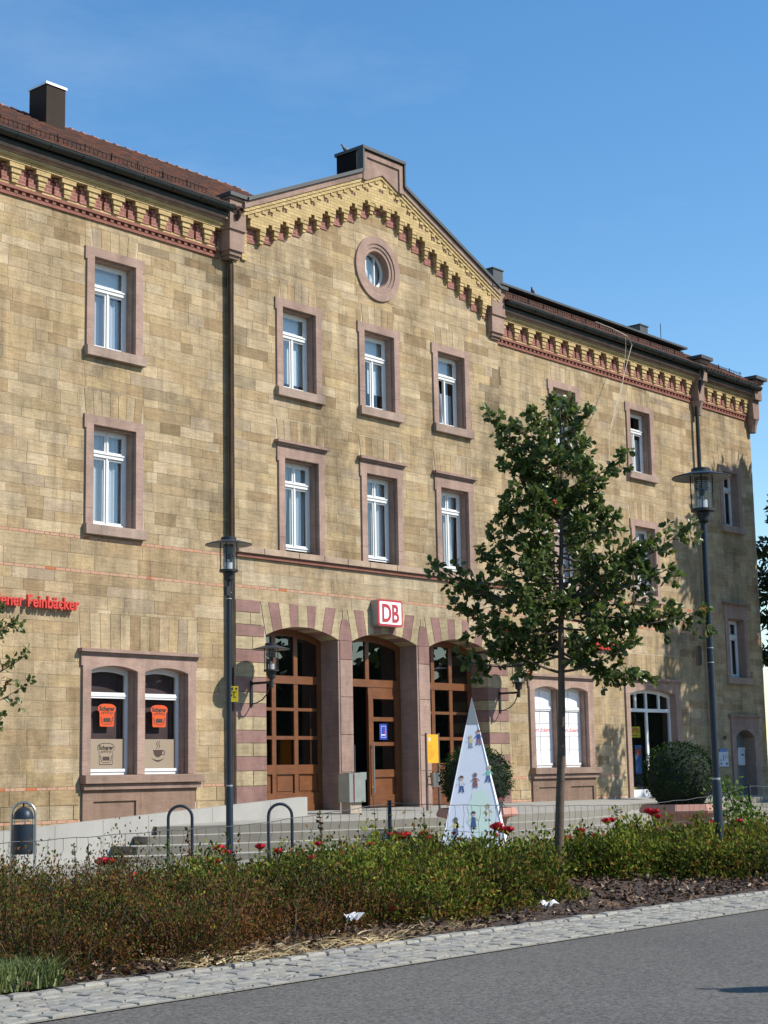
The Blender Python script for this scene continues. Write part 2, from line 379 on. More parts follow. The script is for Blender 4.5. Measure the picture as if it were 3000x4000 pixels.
def flat_arch(xc, yp, z0, z1, w, n, splay=.07):
    m = (n-1)/2; wt = w+2*splay
    for i in range(n):
        t0, t1 = i/n-.5, (i+1)/n-.5
        s = MB(); s.tint = tuple(v*1.0 for v in stone_tint()); g = .005
        b0, b1, c0, c1 = xc+w*t0+g, xc+w*t1-g, xc+wt*t0+g, xc+wt*t1-g
        dz = random.uniform(-.03, .03) if i in (0, n-1) else 0
        s.prism([(b0, z0+.004), (b1, z0+.004), (c1, z1-.004), (c0, z1-.004)], yp-.010-random.uniform(0, .005), yp+.05)
        s.build('voussoir', M['stone'], ST)
    excl.append((xc-wt/2, xc+wt/2, z0, z1))
def casement(xc, yp, zb, zt, wo, ztr, split_top, curt=None, open_leaf=False, fw_=.06, topblind=False):
    """white timber window: transom light above two leaves"""
    x0, x1 = xc-wo/2+.04, xc+wo/2-.04; y0 = yp+.22; zt = zt-.04
    w = MB()
    w.box(x0, x0+fw_, y0, y0+.07, zb, zt); w.box(x1-fw_, x1, y0, y0+.07, zb, zt); w.box(x0+fw_, x1-fw_, y0+.002, y0+.07, zt-fw_, zt)
    w.box(x0+fw_, x1-fw_, y0+.002, y0+.07, zb, zb+.05)
    w.box(x0+fw_-.01, x1-fw_+.01, y0-.025, y0+.06, ztr-.05, ztr+.02); w.box(x0+fw_-.012, x1-fw_+.012, y0-.045, y0+.05, ztr+.02, ztr+.05)
    w.box(x0+fw_, x1-fw_, y0-.02, y0+.04, zb+.05, zb+.085)
    W = w.build('window', M['white'], ST)
    xm = (x0+x1)/2; a0, a1 = x0+fw_, x1-fw_
    def leaf(l0, l1, k0, k1, st=.042, nm='casement'):
        s = MB(); s.box(l0, l0+st, y0+.012, y0+.05, k0, k1); s.box(l1-st, l1, y0+.012, y0+.05, k0, k1); s.box(l0+st, l1-st, y0+.013, y0+.05, k0, k0+st); s.box(l0+st, l1-st, y0+.013, y0+.05, k1-st, k1)
        o = s.build(nm, M['white'], W)
        g = pane(W, l0+st, l1-st, k0+st, k1-st, y0+.03)
        return o, g
    tops = [(a0, xm-.012), (xm+.012, a1)] if split_top else [(a0, a1)]
    for l in tops: leaf(l[0]+.002, l[1]-.002, ztr+.052, zt-fw_-.002)
    if split_top: s = MB(); s.box(xm-.012, xm+.012, y0-.01, y0+.05, ztr+.05, zt-fw_); s.build('mullion', M['white'], W)
    s = MB(); s.box(xm-.02, xm+.02, y0-.012, y0+.06, zb+.085, ztr-.05); s.build('mullion', M['white'], W)
    for li, l in enumerate(((a0+.002, xm-.021), (xm+.021, a1-.002))):
        o, g = leaf(l[0], l[1], zb+.088, ztr-.052)
        if open_leaf and li == 0:                                  # tilted inwards at the top
            for q in (o, g):
                piv = Vector((0, y0+.03, zb+.09))-ORG[W.name]
                q.matrix_local = Matrix.Translation(piv) @ Matrix.Rotation(R(-7.5), 4, 'X') @ Matrix.Translation(-piv)
    yc = y0+.16
    for c in (curt or []):
        kind, c0, c1, k0, k1, tp = c
        wavy(W, x0+(x1-x0)*c0, x0+(x1-x0)*c1, zb+.02+(zt-zb)*k0, zb+.02+(zt-zb)*k1, yc, kind, taper=tp, amp=.018 if kind != 'blind' else .001)
    return W

# upper storey windows
UZ0, UZ1 = 10.34, 12.28
LINEN = [('lace', .0, 1., 0., .98, 0)]
for i, (xc, yp, sp) in enumerate([(17.57, 0, 0), (21.64, 0, 0), (27.03, -.2, 0), (29.89, -.2, 0), (32.75, -.2, 1), (38.2, 0, 0), (42.23, 0, 0)]):
    o = surround(xc, yp, UZ0, UZ1, 1.12); sill(o, xc, yp, UZ0, 1.60)
    cu = {0: LINEN, 1: [('blind', 0, 1, .66, 1, 0), ('lace', 0, 1, .0, .64, .0)], 2: [('blind', 0, 1, .7, 1, 0), ('blind', 0, 1, .12, .7, 0)], 3: [('blind', 0, 1, .70, 1, 0), ('curtain', 0, .35, .0, .70, .3), ('blind', .5, 1, .25, .70, 0)],
          4: [('blind', 0, 1, .68, 1, 0), ('lace', .45, 1, 0, .5, 0)], 5: LINEN, 6: [('curtain', 0, .4, 0, .99, 0), ('lace', .4, 1, .0, .6, 0)]}[i]
    casement(xc, yp, UZ0, UZ1, 1.12, 11.68, False, cu, open_leaf=bool(sp))
    flat_arch(xc, yp, 12.475, 12.92, 1.15, 5, .05)
# first floor windows
for i, (xc, yp) in enumerate([(17.57, 0), (21.66, 0), (27.06, -.2), (29.9, -.2), (32.76, -.2), (38.2, 0), (42.25, 0)]):
    pav = yp < -.1
    zb, zt = (6.62, 8.70)
    o = surround(xc, yp, zb if not pav else 6.525, zt, 1.13, head=.20 if not pav else .27)
    if pav: hood(o, xc, yp, 8.975, 1.74, .115)
    else: sill(o, xc, yp, zb, 1.62)
    cu = {0: LINEN, 1: [('curtain', 0., .5, 0, .99, 0), ('lace', .5, 1, 0, .99, .0)], 2: [('curtain', 0, .5, 0, .99, .35), ('lace', .52, 1, 0, .98, .1)], 3: [('lace', 0, .55, 0, .99, .1), ('curtain', .55, 1, .0, .99, .1)],
          4: [('lace', 0, .5, 0, .99, .2), ('curtain', .5, 1, .0, 1, .3)], 5: LINEN, 6: LINEN}[i]
    casement(xc, yp, zb, zt, 1.13, 8.14, True, cu)
    z0 = 9.09 if pav else 8.905
    flat_arch(xc, yp, z0+.002, z0+.52, 1.48, 7, .06)
# end section windows
for (xc, zb, zt, w, head) in [(47.85, 9.3, 11.1, 1.0, .2), (47.75, 4.35, 6.25, 1.05, .42)]:
    o = surround(xc, .1, zb, zt, w, head=head); sill(o, xc, .1, zb, w+.5)
    if head > .3: hood(o, xc, .1, zt+head, w+.6)
    casement(xc, .1, zb, zt, w, zb+(zt-zb)*.7, True, [('curtain', 0, .3, 0, .95, 0)] if zb > 8 else [('blind', .1, .9, 0, .9, 0)])
    flat_arch(xc, .1, zt+head+.12, zt+head+.6, w+.3, 6, .05)

# ground floor: paired windows with segmental heads
def arched_head(s, x0, x1, zs, rise, ztop, y0, y1, n=10):
    xc, w = (x0+x1)/2, x1-x0
    for i in range(n):
        a, c = x0+w*i/n, x0+w*(i+1)/n; za, zc = arc_z(a, xc, w, zs, rise), arc_z(c, xc, w, zs, rise)
        s.faces([(a, y0, za), (c, y0, zc), (c, y0, ztop), (a, y0, ztop), (a, y1, za), (c, y1, zc), (c, y1, ztop), (a, y1, ztop)], [(0, 1, 2, 3), (0, 4, 5, 1), (7, 6, 5, 4)])
def pair_window(xs, wins, kind):
    X0, X1 = xs                       # outer edges of the surround
    zs, rise = 3.67, .10; s = MB(); yf, yb = -.06, .30
    edges = [X0]+[v for w in wins for v in w]+[X1]
    for a, c in zip(edges[0::2], edges[1::2]):
        s.tint = PINK(); s.box(a, c, yf, yb, 1.58, 1.86); s.tint = PINK(); s.box(a, c, yf, yb, 1.863, zs); s.tint = PINK(); s.box(a, c, yf+.001, yb, zs, 3.97)
    s.box(X0-.04, X0, yf+.002, .02, zs+.08, 3.97); s.box(X1, X1+.04, yf+.002, .02, zs+.08, 3.97)
    for (a, c) in wins:
        s.tint = PINK(); arched_head(s, a, c, zs, rise, 3.97, yf+.001, yb)
        s.tint = tuple(v*.93 for v in PINK())
        s.box(a, a+.04, .05, yb-.002, 1.58, zs+.005); s.box(c-.04, c, .05, yb-.002, 1.58, zs+.005)
    o = s.build('window_surround', M['red'], ST)
    xc = (X0+X1)/2
    holes.append((X0+.02, X1-.02, 1.3, 3.95)); excl.append((X0-.03, X1+.03, .5, 4.09))
    hood(o, xc, 0, 3.972, X1-X0+.2, .12)
    # heavy sill and the apron below it
    s = MB(); s.tint = shade((.27, .185, .14), .05); s.stone(X0-.03, X1+.13, 1.40, 1.578, -.2, .3, .015); s.tint = tuple(v*.72 for v in PINK()); s.box(X0, X1+.08, -.13, .25, 1.29, 1.398)
    s.build('sill', M['red'], o)
    m = (X0+X1)/2
    for k, (a, c) in enumerate(((X0+.02, m-.004), (m+.004, X1-.02))):
        s = MB(); s.tint = shade((.235, .155, .112), .06); f = .27
        s.box(a, c, -.02, .1, .45, 1.288)
        s.tint = shade((.235, .155, .112), .06)
        if kind != 'bakery' or k == 0:
            s.box(a, c, -.06, -.02, 1.06, 1.287); s.box(a, a+f, -.06, -.02, .45, 1.06); s.box(c-f*.45, c, -.06, -.02, .45, 1.06)
        else: s.box(a, c, -.058, -.02, .45, 1.287)
        s.build('apron_panel', M['red'], o)
    flat_arch(xc, 0, 4.095, 4.82, X1-X0+.06, 12, .05)
    Ws = []
    for wi, (a, c) in enumerate(wins):
        x0, x1 = a+.04, c-.04; y0 = .20; w = MB(); fw_ = .075; zc = zs+rise
        w.box(x0, x0+fw_, y0, y0+.07, 1.58, zs+.03); w.box(x1-fw_, x1, y0, y0+.07, 1.58, zs+.03)
        n = 10
        for i in range(n):
            p, q = x0+(x1-x0)*i/n, x0+(x1-x0)*(i+1)/n; zp, zq = [arc_z(v, (a+c)/2, c-a, zs, rise) for v in (p, q)]
            w.faces([(p, y0+.001, zp-.11), (q, y0+.001, zq-.11), (q, y0+.001, zq+.02), (p, y0+.001, zp+.02), (p, y0+.06, zp-.11), (q, y0+.06, zq-.11)], [(0, 1, 2, 3), (0, 4, 5, 1)])
        w.box(x0+fw_, x1-fw_, y0-.02, y0+.05, 3.12, 3.24); w.box(x0+fw_-.01, x1-fw_+.01, y0-.035, y0+.04, 3.16, 3.20)
        w.box(x0+fw_, x1-fw_, y0-.01, y0+.05, 1.58, 1.70); w.box(x0+fw_-.01, x1-fw_+.01, y0-.03, y0+.04, 1.64, 1.70)
        W = w.build('window', M['white'], ST); Ws.append(W)
        g0, g1 = x0+fw_, x1-fw_
        if kind == 'bakery':
            pane(W, g0, g1, 3.24, zc, y0+.03); pane(W, g0, g1, 1.70, 3.12, y0+.03)
            s = MB(); s.box(g0, g1, y0+.022, y0+.029, 1.70, 2.30); s.build('frosted_film', flat('frosted_film', (.30, .235, .16), .55), W)
            s = MB(); s.box(g0, g1, y0+.14, y0+.15, 2.3, 3.8); s.build('shop_screen', flat('shop_screen', (.085, .045, .045), .8, var=.4, vscale=1.5), W)
        else:
            xm = (g0+g1)/2
            s = MB(); s.box(g0, g1, y0+.020, y0+.028, 1.70, zc-.02); s.build('white_board', flat('white_board', (.84, .84, .84), .5), W)
            for zz in [2.02+.01, 2.42, 2.80]: pass
            s = MB()
            s.box(xm-.012, xm+.012, y0+.012, y0+.05, 1.70, zc-.06)
            for zz in (2.06, 2.42, 2.78): s.box(g0, g1, y0+.014, y0+.05, zz-.010, zz+.010)
            s.build('glazing_bar', flat('glazing_bar', (.42, .43, .44), .5), W)
            for (l, r) in ((g0, xm-.012), (xm+.012, g1)):
                for (lo, hi) in ((1.70, 2.05), (2.07, 2.41), (2.43, 2.77), (2.79, 3.12), (3.24, zc-.02)): pane(W, l, r, lo, hi, y0+.03)
    return Ws
PAIR_L = pair_window((20.87, 23.91), [(21.08, 22.29), (22.49, 23.69)], 'bakery')
PAIR_R = pair_window((36.02, 39.06), [(36.24, 37.42), (37.62, 38.80)], 'kiosk')

# kiosk shop window to the right
def shop_window():
    X0, X1, a, c = 40.78, 43.82, 40.99, 43.55; zs, rise = 3.68, .14; s = MB(); yf, yb = -.06, .28
    for (p, q) in ((X0, a), (c, X1)):
        s.tint = PINK(); s.box(p, q, yf, yb, .6, 1.7); s.tint = PINK(); s.box(p, q, yf, yb, 1.703, zs); s.tint = PINK(); s.box(p, q, yf+.001, yb, zs, 4.02)
    s.tint = PINK(); arched_head(s, a, c, zs, rise, 4.02, yf+.001, yb)
    o = s.build('window_surround', M['red'], ST); hood(o, (X0+X1)/2, 0, 4.022, X1-X0+.2, .12)
    holes.append((X0+.02, X1-.02, .6, 4.0)); excl.append((X0-.03, X1+.03, .4, 4.14))
    flat_arch((X0+X1)/2, 0, 4.145, 4.85, X1-X0+.06, 12, .05)
    w = MB(); y0 = .16
    w.box(a, a+.07, y0, y0+.07, .66, zs+.02); w.box(c-.07, c, y0, y0+.07, .66, zs+.02); w.box(a+.07, c-.07, y0, y0+.07, 3.16, 3.26); w.box(a+.07, c-.07, y0-.02, y0+.07, .66, .90)
    n = 12
    for i in range(n):
        p, q = a+(c-a)*i/n, a+(c-a)*(i+1)/n; zp, zq = [arc_z(v, (a+c)/2, c-a, zs, rise) for v in (p, q)]
        w.faces([(p, y0+.001, zp-.1), (q, y0+.001, zq-.1), (q, y0+.001, zq+.02), (p, y0+.001, zp+.02), (p, y0+.06, zp-.1), (q, y0+.06, zq-.1)], [(0, 1, 2, 3), (0, 4, 5, 1)])
    W = w.build('shop_window', M['white'], ST)
    xm = a+(c-a)*.48
    for xx in (a+(c-a)*.25, xm, a+(c-a)*.76): s = MB(); s.box(xx-.045, xx+.045, y0+.002, y0+.06, 3.26, 3.74); s.build('mullion', M['white'], W)
    s = MB(); s.box(xm-.05, xm+.05, y0+.002, y0+.06, .90, 3.16); s.build('mullion', M['white'], W)
    e = [a+.07, a+(c-a)*.25, xm, a+(c-a)*.76, c-.07]
    for l, r in zip(e[:-1], e[1:]): pane(W, l, r, 3.26, 3.78, y0+.03)
    for l, r in ((a+.07, xm-.05), (xm+.05, c-.07)): pane(W, l, r, .90, 3.16, y0+.03)
    return W, a, c, xm
SHOP = shop_window()

# end section doorway
s = MB()
for (p, q) in ((47.05, 47.3), (48.52, 48.85)): s.tint = PINK(); s.box(p, q, .03, .5, .3, 2.5)
s.tint = PINK(); s.box(47.05, 47.3, .031, .5, 2.5, 3.04); s.box(48.52, 48.85, .031, .5, 2.5, 3.04); arched_head(s, 47.3, 48.52, 2.45, .22, 3.04, .032, .5)
o = s.build('door_surround', M['red'], ST); hood(o, 47.95, .1, 3.042, 2.05, .12)
holes.append((47.1, 48.8, 0, 3.0)); excl.append((47.02, 48.88, 0, 3.17))
s = MB(); s.box(47.3, 48.52, .42, .47, .3, 2.75); D4 = s.build('side_door', flat('grey_green_door', (.16, .17, .155), .5), ST)
s = MB(); s.box(47.52, 47.78, .405, .419, .9, 2.4); s.build('pane', M['glass_door'], D4)
s = MB(); s.box(45.62, 45.98, .085, .099, 10.95, 12.05); s.build('slit_window', flat('slit_frame', (.16, .10, .07), .8), ST); excl.append((45.6, 46.0, 10.95, 12.05))

# entrance arches of the pavilion
ARC = [27.06, 29.93, 32.79]; AW, ASP, ARISE, YP, YD = 2.38, 4.60, .235, -.2, .42
TO = [-1.35, -1.11, -.79, -.46, -.16, .15, .46, .77, 1.10, 1.35]; BO = [-1.19, -.96, -.68, -.41, -.15, .17, .39, .65, .94, 1.19]
for c in ARC:
    for i in range(9):
        s = MB(); redv = i % 2 == 1; s.tint = RED() if redv else YEL()
        n = 3; bx = [c+BO[i]+(BO[i+1]-BO[i])*k/n for k in range(n+1)]
        pts = [(x+(.004 if k == 0 else -.004 if k == n else 0), arc_z(x, c, AW, ASP, ARISE)) for k, x in enumerate(bx)]+[(c+TO[i+1]-.004, 5.336), (c+TO[i]+.004, 5.336)]
        s.prism(pts, YP-.016-.004*(i % 3), YD)
        s.build('voussoir', M['red'] if redv else M['stone'], ST)
    holes.append((c-AW/2, c+AW/2, .5, 5.2))
for x0, x1 in ((ARC[0]+AW/2, ARC[1]-AW/2), (ARC[1]+AW/2, ARC[2]-AW/2)):
    xm = (x0+x1)/2
    s = MB(); s.tint = RED(); s.prism([(x0+.003, 4.6), (x1-.003, 4.6), (xm+.105, 5.09), (xm-.105, 5.09)], YP-.02, YD); s.build('keystone', M['red'], ST)
    s = MB(); s.tint = YEL(); s.prism([(xm-.075, 5.094), (xm+.075, 5.094), (xm+.075, 5.336), (xm-.075, 5.336)], YP-.018, .1); s.build('voussoir', M['stone'], ST)
    zz = [.55, 1.55, 2.41, 3.28, 4.15, 4.597]
    for a, c in zip(zz[:-1], zz[1:]):
        s = MB(); s.tint = PINK() if c < 4.3 else RED(); s.stone(x0+.045, x1, a, c, YP-.022, YD, .012); s.tint = tuple(v*.92 for v in PINK()); s.box(x0, x0+.047, YP-.004, YD-.01, a+.001, c-.001)
        s.build('pier_block', M['red'], ST)
zq = [.55, 1.29, 1.61, 1.92, 2.21, 2.49, 2.78, 3.07, 3.32, 3.65, 3.97, 4.25, 4.54, 4.80, 5.07, 5.336]
for side in (0, 1):
    for i, (a, c) in enumerate(zip(zq[:-1], zq[1:])):
        redv = i % 2 == 0
        xe = ARC[0]-AW/2 if side == 0 else ARC[2]+AW/2
        if c > 4.6: xe = (xe-.16*(c-4.6)/.74-.01) if side == 0 else (xe+.16*(c-4.6)/.74+.01)
        x0, x1 = (XP0, xe) if side == 0 else (xe, XP1)
        parts = [(x0, x1)] if redv else [(x0, x0+(x1-x0)*.55), (x0+(x1-x0)*.55, x1)]
        for p, q in parts:
            s = MB(); s.tint = RED() if redv else YEL(); inn = (side == 0 and q == x1) or (side == 1 and p == x0)
            s.stone(p, q, a, c, YP-.018-random.uniform(0, .006), YD if inn else YP+.1, .010); s.build('quoin_block', M['red'] if redv else M['stone'], ST)
excl.append((XP0, XP1, 0, 5.337))
def entrance(c, kind):
    x0, x1 = c-AW/2, c+AW/2; y0 = YD-.06; w = MB()
    st = .13
    def bar(s, a, b_, z0, z1, d=0.0): s.box(a, b_, y0-.02+d, y0+.05, z0, z1)
    cols = [x0+.80, x0+1.52] if kind == 'fixed' else [x0+1.15]
    bar(w, x0, x0+st, .7, 4.72); bar(w, x1-st, x1, .7, 4.72); bar(w, x0+st, x1-st, 3.58, 3.76, -.01)
    n = 12
    for i in range(n):
        p, q = x0+(x1-x0)*i/n, x0+(x1-x0)*(i+1)/n; zp, zq_ = [arc_z(v, c, AW, ASP, ARISE) for v in (p, q)]
        w.faces([(p, y0-.019, zp-.16), (q, y0-.019, zq_-.16), (q, y0-.019, zq_+.01), (p, y0-.019, zp+.01), (p, y0+.04, zp-.16), (q, y0+.04, zq_-.16)], [(0, 1, 2, 3), (0, 4, 5, 1)])
    for xx in cols: bar(w, xx-.065, xx+.065, 3.76, 4.75, .005)
    Wd = w.build('entrance_door', M['wood'], ST)
    e = [x0+st]+[v for xx in cols for v in (xx-.065, xx+.065)]+[x1-st]
    for l, r in zip(e[0::2], e[1::2]): pane(Wd, l, r, 3.76, 4.72, y0+.02, 'glass_door')
    rows = [(1.74, 2.31), (2.39, 2.96), (3.03, 3.58)]
    if kind == 'fixed':
        for xx in cols: s = MB(); bar(s, xx-.065, xx+.065, .85, 3.58, .004); s.build('mullion', M['wood'], Wd)
        for l, r in zip(e[0::2], e[1::2]):
            for k, (lo, hi) in enumerate(rows):
                pane(Wd, l, r, lo, hi, y0+.02, 'glass_door')
                if k < 2: s = MB(); bar(s, l, r, hi, rows[k+1][0], .008); s.build('glazing_bar', M['wood'], Wd)
            s = MB(); bar(s, l, r, 1.53, 1.74, .002); bar(s, l, r, .70, 1.10, .002); s.box(l, r, y0+.025, y0+.05, 1.10, 1.53); s.box(l+.05, r-.05, y0+.008, y0+.025, 1.15, 1.48); s.build('panel', M['wood'], Wd)
        s = MB(); bar(s, x0+st, x1-st, .66, .84, -.015); s.build('kick_board', M['wood'], Wd)
    else:
        xm = x0+1.16; l, r = xm+.17, x1-st-.10
        s = MB(); bar(s, xm, l, .72, 3.40, -.01); bar(s, r, x1-st, .72, 3.40, -.01); bar(s, l, r, 3.30, 3.40, -.01); bar(s, xm, x1-st, 3.40, 3.58, .004)
        bar(s, l, r, 2.76, 2.86); bar(s, l, r, 2.17, 2.26); bar(s, l, r, 1.42, 1.60); bar(s, l, r, .72, 1.0); s.box(l, r, y0+.02, y0+.04, 1.0, 1.42)
        lf = s.build('door_leaf', M['wood'], Wd)
        for lo, hi in ((2.86, 3.30), (2.26, 2.76), (1.60, 2.17)): pane(Wd, l, r, lo, hi, y0+.02, 'glass_door')
        s = MB(); xh = xm+.09
        s.tube([(xh, y0-.10, 1.05), (xh, y0-.10, 2.24)], .02, 10)
        for z in (1.15, 2.14): s.tube([(xh, y0-.1, z), (xh, y0-.02, z)], .012, 6)
        s.build('handle', M['steel'], Wd)
        # the other leaf stands open inwards
        s = MB(); s.box(x0+st, x0+st+.05, y0+.06, y0+.16, .72, 3.5); s.box(x0+st, x0+st+.05, y0+.95, y0+1.06, .72, 3.5); s.box(x0+st, x0+st+.05, y0+.16, y0+.95, .72, 1.5); s.build('door_leaf', M['wood'], Wd)
        s = MB(); s.tube([(xm-.16, y0+.3, 1.05), (xm-.16, y0+.3, 2.2)], .018, 8); s.build('handle', M['steel'], Wd)
        # blue smoking area sticker
        bx0, bz0 = (l+r)/2-.14, 2.32
        s = MB(); s.box(bx0, bx0+.28, y0+.010, y0+.014, bz0, bz0+.38); st_ = s.build('sticker', flat('sticker_blue', (.02, .05, .33), .5), Wd)
        s = MB()
        for a, b_, z0, z1 in ((.05, .23, .05, .058), (.05, .23, .32, .328), (.05, .058, .05, .328), (.222, .23, .05, .328), (.06, .18, .10, .125), (.185, .205, .10, .125)): s.box(bx0+a, bx0+b_, y0+.006, y0+.0095, bz0+z0, bz0+z1)
        s.build('sticker_print', flat('sticker_white', (.75, .75, .75)), st_)
        s = MB(); s.faces([(bx0+.15, y0+.0055, bz0+.13), (bx0+.165, y0+.0055, bz0+.13), (bx0+.215, y0+.0055, bz0+.25), (bx0+.20, y0+.0055, bz0+.25)], [(0, 1, 2, 3)]); s.build('sticker_print', flat('sticker_red', (.5, .05, .06)), st_)
    return Wd
entrance(ARC[0], 'fixed'); entrance(ARC[1], 'open'); entrance(ARC[2], 'fixed')
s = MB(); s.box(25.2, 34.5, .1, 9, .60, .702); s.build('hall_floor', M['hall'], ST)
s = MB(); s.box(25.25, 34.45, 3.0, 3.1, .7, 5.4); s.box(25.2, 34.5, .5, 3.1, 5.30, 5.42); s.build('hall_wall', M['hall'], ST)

# string course of the pavilion and orange brick bands
cuts = [XP0]
while cuts[-1] < XP1-.6: cuts.append(min(XP1, cuts[-1]+random.uniform(.75, 1.15)))
cuts[-1] = XP1
for a, c in zip(cuts[:-1], cuts[1:]):
    s = MB(); s.tint = shade((.40, .295, .21), .05); s.stone(a, c, 6.37, 6.522, YP-.13, YP+.05, .012); s.build('string_course_block', M['red'], ST)
s = MB(); s.box(XP0+.003, XP1-.003, YP-.07, YP+.04, 6.285, 6.368); s.build('string_course_band', M['rband'], ST)
excl.append((XP0, XP1, 6.285, 6.523))
bands = [(XL, XP0, 0, 6.30), (XL, XP0, 0, 5.61), (XP0, XP1, -.2, 5.61), (XP1, XR, 0, 5.61), (XP1, XR, 0, 6.30), (XL, XP0, 0, 1.30), (XP1, XR, 0, 1.30), (XL, XP0, 0, .66), (XP1, XR, 0, .70), (XR, XE, .1, 5.61), (XR, XE, .1, 6.3)]
for (a, c, yp, z) in bands:
    excl.append((a, c, z-.001, z+.062)); s = MB(); x = a
    while x < c:
        w = random.choice((.25, .25, .25, .12)); s.tint = random.choices([(.46, .245, .15), (.45, .27, .175), (.43, .14, .06), (.43, .25, .16)], [4, 5, 1, 5])[0]
        x1 = min(x+w, c)
        if not any(h[0]-.02 < x1 and x < h[1]+.02 and h[2]-.05 < z+.06 and z < h[3] for h in holes): s.box(x+.005, x1-.005, yp-.012, yp+.03, z+.002, z+.056)
        x = x1
    s.build('brick_band', M['orange'], ST, kind='stuff')

# facing stones in courses, cut round every opening
PXC = 29.89
def gable_line(x): return 13.58+.4435*(min(x-25.32, 34.46-x)) if True else 0     # top of the stonework under the brick gable
def subtract(r, ex):
    out = [r]
    for e in ex:
        nxt = []
        for (a, c, z0, z1) in out:
            if e[1] <= a or e[0] >= c or e[3] <= z0 or e[2] >= z1: nxt.append((a, c, z0, z1)); continue
            if e[0] > a: nxt.append((a, e[0], z0, z1))
            if e[1] < c: nxt.append((e[1], c, z0, z1))
            aa, cc = max(a, e[0]), min(c, e[1])
            if e[3] < z1: nxt.append((aa, cc, e[3], z1))
            if e[2] > z0: nxt.append((aa, cc, z0, e[2]))
        out = nxt
    return [q for q in out if q[1]-q[0] > .05 and q[3]-q[2] > .03]
stones = []
def lay(x0, x1, yp, z0, z1, hmin=.175, hmax=.275, wmin=.40, wmax=.98, rough=0.0, tint=stone_tint, top=None):
    z = z0; hs = []
    while z < z1-.001:
        h = random.uniform(hmin, hmax)
        if z1-z-h < hmin*.8: h = z1-z if z1-z < hmax*1.15 else (z1-z)/2
        hs.append((z, z+h)); z += h
    for (a, c) in hs:
        x = x0; off = random.uniform(.1, .7); first = True
        while x < x1-.001:
            w = off if first else random.uniform(wmin, wmax) if random.random() < .8 else random.uniform(.25, .5)
            first = False
            xe = min(x+w, x1)
            if x1-xe < .16: xe = x1
            if top is None or a < max(top(x), top(xe))+.18:
                t = tint()
                if (33.9 < x < 34.9 and 10.6 < a < 12.4 and random.random() < .75) or (24.9 < x < 25.3 and 8 < a < 13 and random.random() < .35) or (22.2 < x < 24.6 and 12.3 < a and random.random() < .5) or (22.2 < x < 23.2 and 8.7 < a < 9.6 and random.random() < .5):
                    k_ = random.uniform(.5, .78); t = tuple(v*k_ for v in t)          # weathered, blackened stones
                for r in subtract((x, xe, a, c), excl): stones.append((r, yp, t, rough))
            x = xe
def plinth_tint(): return shade(random.choice([(.385, .29, .165), (.37, .268, .145), (.40, .315, .195)]), .08)
for (xa, xb, yp) in ((XL, XP0, 0.0), (XP1, XR, 0.0)):
    lay(xa, xb, yp, .0, .66, .28, .34, .5, 1.1, .02, plinth_tint); lay(xa, xb, yp, .722, 1.30, .27, .31, .5, 1.0, .012, plinth_tint)
    lay(xa, xb, yp, 1.362, 5.61, .23, .31, .5, 1.2); lay(xa, xb, yp, 5.672, 6.30, .29, .33, .5, 1.2); lay(xa, xb, yp, 6.362, TOP)
lay(XR, XE, .1, 0, 1.30, .27, .33); lay(XR, XE, .1, 1.30, 5.61); lay(XR, XE, .1, 5.672, 6.3, .29, .33); lay(XR, XE, .1, 6.362, TOP)
smooth_t = lambda: shade(random.choice([(.40, .305, .19), (.385, .285, .168), (.41, .325, .21)]), .06)
lay(XP0, XP1, YP, 5.337, 5.61, .27, .28, .6, 1.2, 0, smooth_t); lay(XP0, XP1, YP, 5.672, 6.285, .29, .32, .7, 1.2, 0, smooth_t)
lay(XP0, XP1, YP, 6.523, 13.1); 
excl.append((29.89-.80, 29.89+.80, 13.95-.80, 13.95+.80))
lay(XP0, XP1, YP, 13.1, 15.6, top=lambda x: gable_line(x))
# stones beside the round window are cut to the circle further below; the 300 that show largest become objects of their own
def shown(st):
    (a, c, z0, z1), yp, t, rg = st
    xm, zm = (a+c)/2, (z0+z1)/2; u, v, w = px(xm, yp, zm)
    if not (-20 < u < 2990 and 0 < v < 3100): return 0
    if u > 1750 and v > 1500: return 0
    return (c-a)*(z1-z0)/(w*w)
def put(s, st):
    (a, c, z0, z1), yp, t, rg = st
    s.tint = t; s.stone(a, c, z0, z1, yp-.0065-random.uniform(0, .004)-rg*random.uniform(.3, 1), yp+.04, .003+rg*.5)
stones.sort(key=shown, reverse=True)
for st in stones[:300]:
    s = MB(); put(s, st); s.build('stone_block', M['stone'], ST)
s = MB()
for st in stones[300:]: put(s, st)
s.build('stone_blocks', M['stone'], ST, kind='stuff')

# wall behind the facing, with its openings
def wall_panel(s, x0, x1, yp, z0, z1, hl):
    hl = [h for h in hl if h[0] < x1 and h[1] > x0]
    X = sorted(set([x0, x1]+[min(max(v, x0), x1) for h in hl for v in h[:2]])); Z = sorted(set([z0, z1]+[min(max(v, z0), z1) for h in hl for v in h[2:]]))
    for a, c in zip(X[:-1], X[1:]):
        for p, q in zip(Z[:-1], Z[1:]):
            xm, zm = (a+c)/2, (p+q)/2
            if any(h[0] < xm < h[1] and h[2] < zm < h[3] for h in hl): continue
            s.poly([(a, yp-.003, p), (c, yp-.003, p), (c, yp-.003, q), (a, yp-.003, q)])
s = MB()
wall_panel(s, XL, XP0, 0, -.05, 14.1, holes); wall_panel(s, XP1, XR, 0, -.05, 14.1, holes); wall_panel(s, XR, XE, .1, -.05, 14.1, holes)
ocx, ocz, ocr = 29.89, 13.95, .46
wall_panel(s, XP0, XP1, YP, -.05, 13.3, holes+[(ocx-.5, ocx+.5, ocz-.65, ocz+.5)])
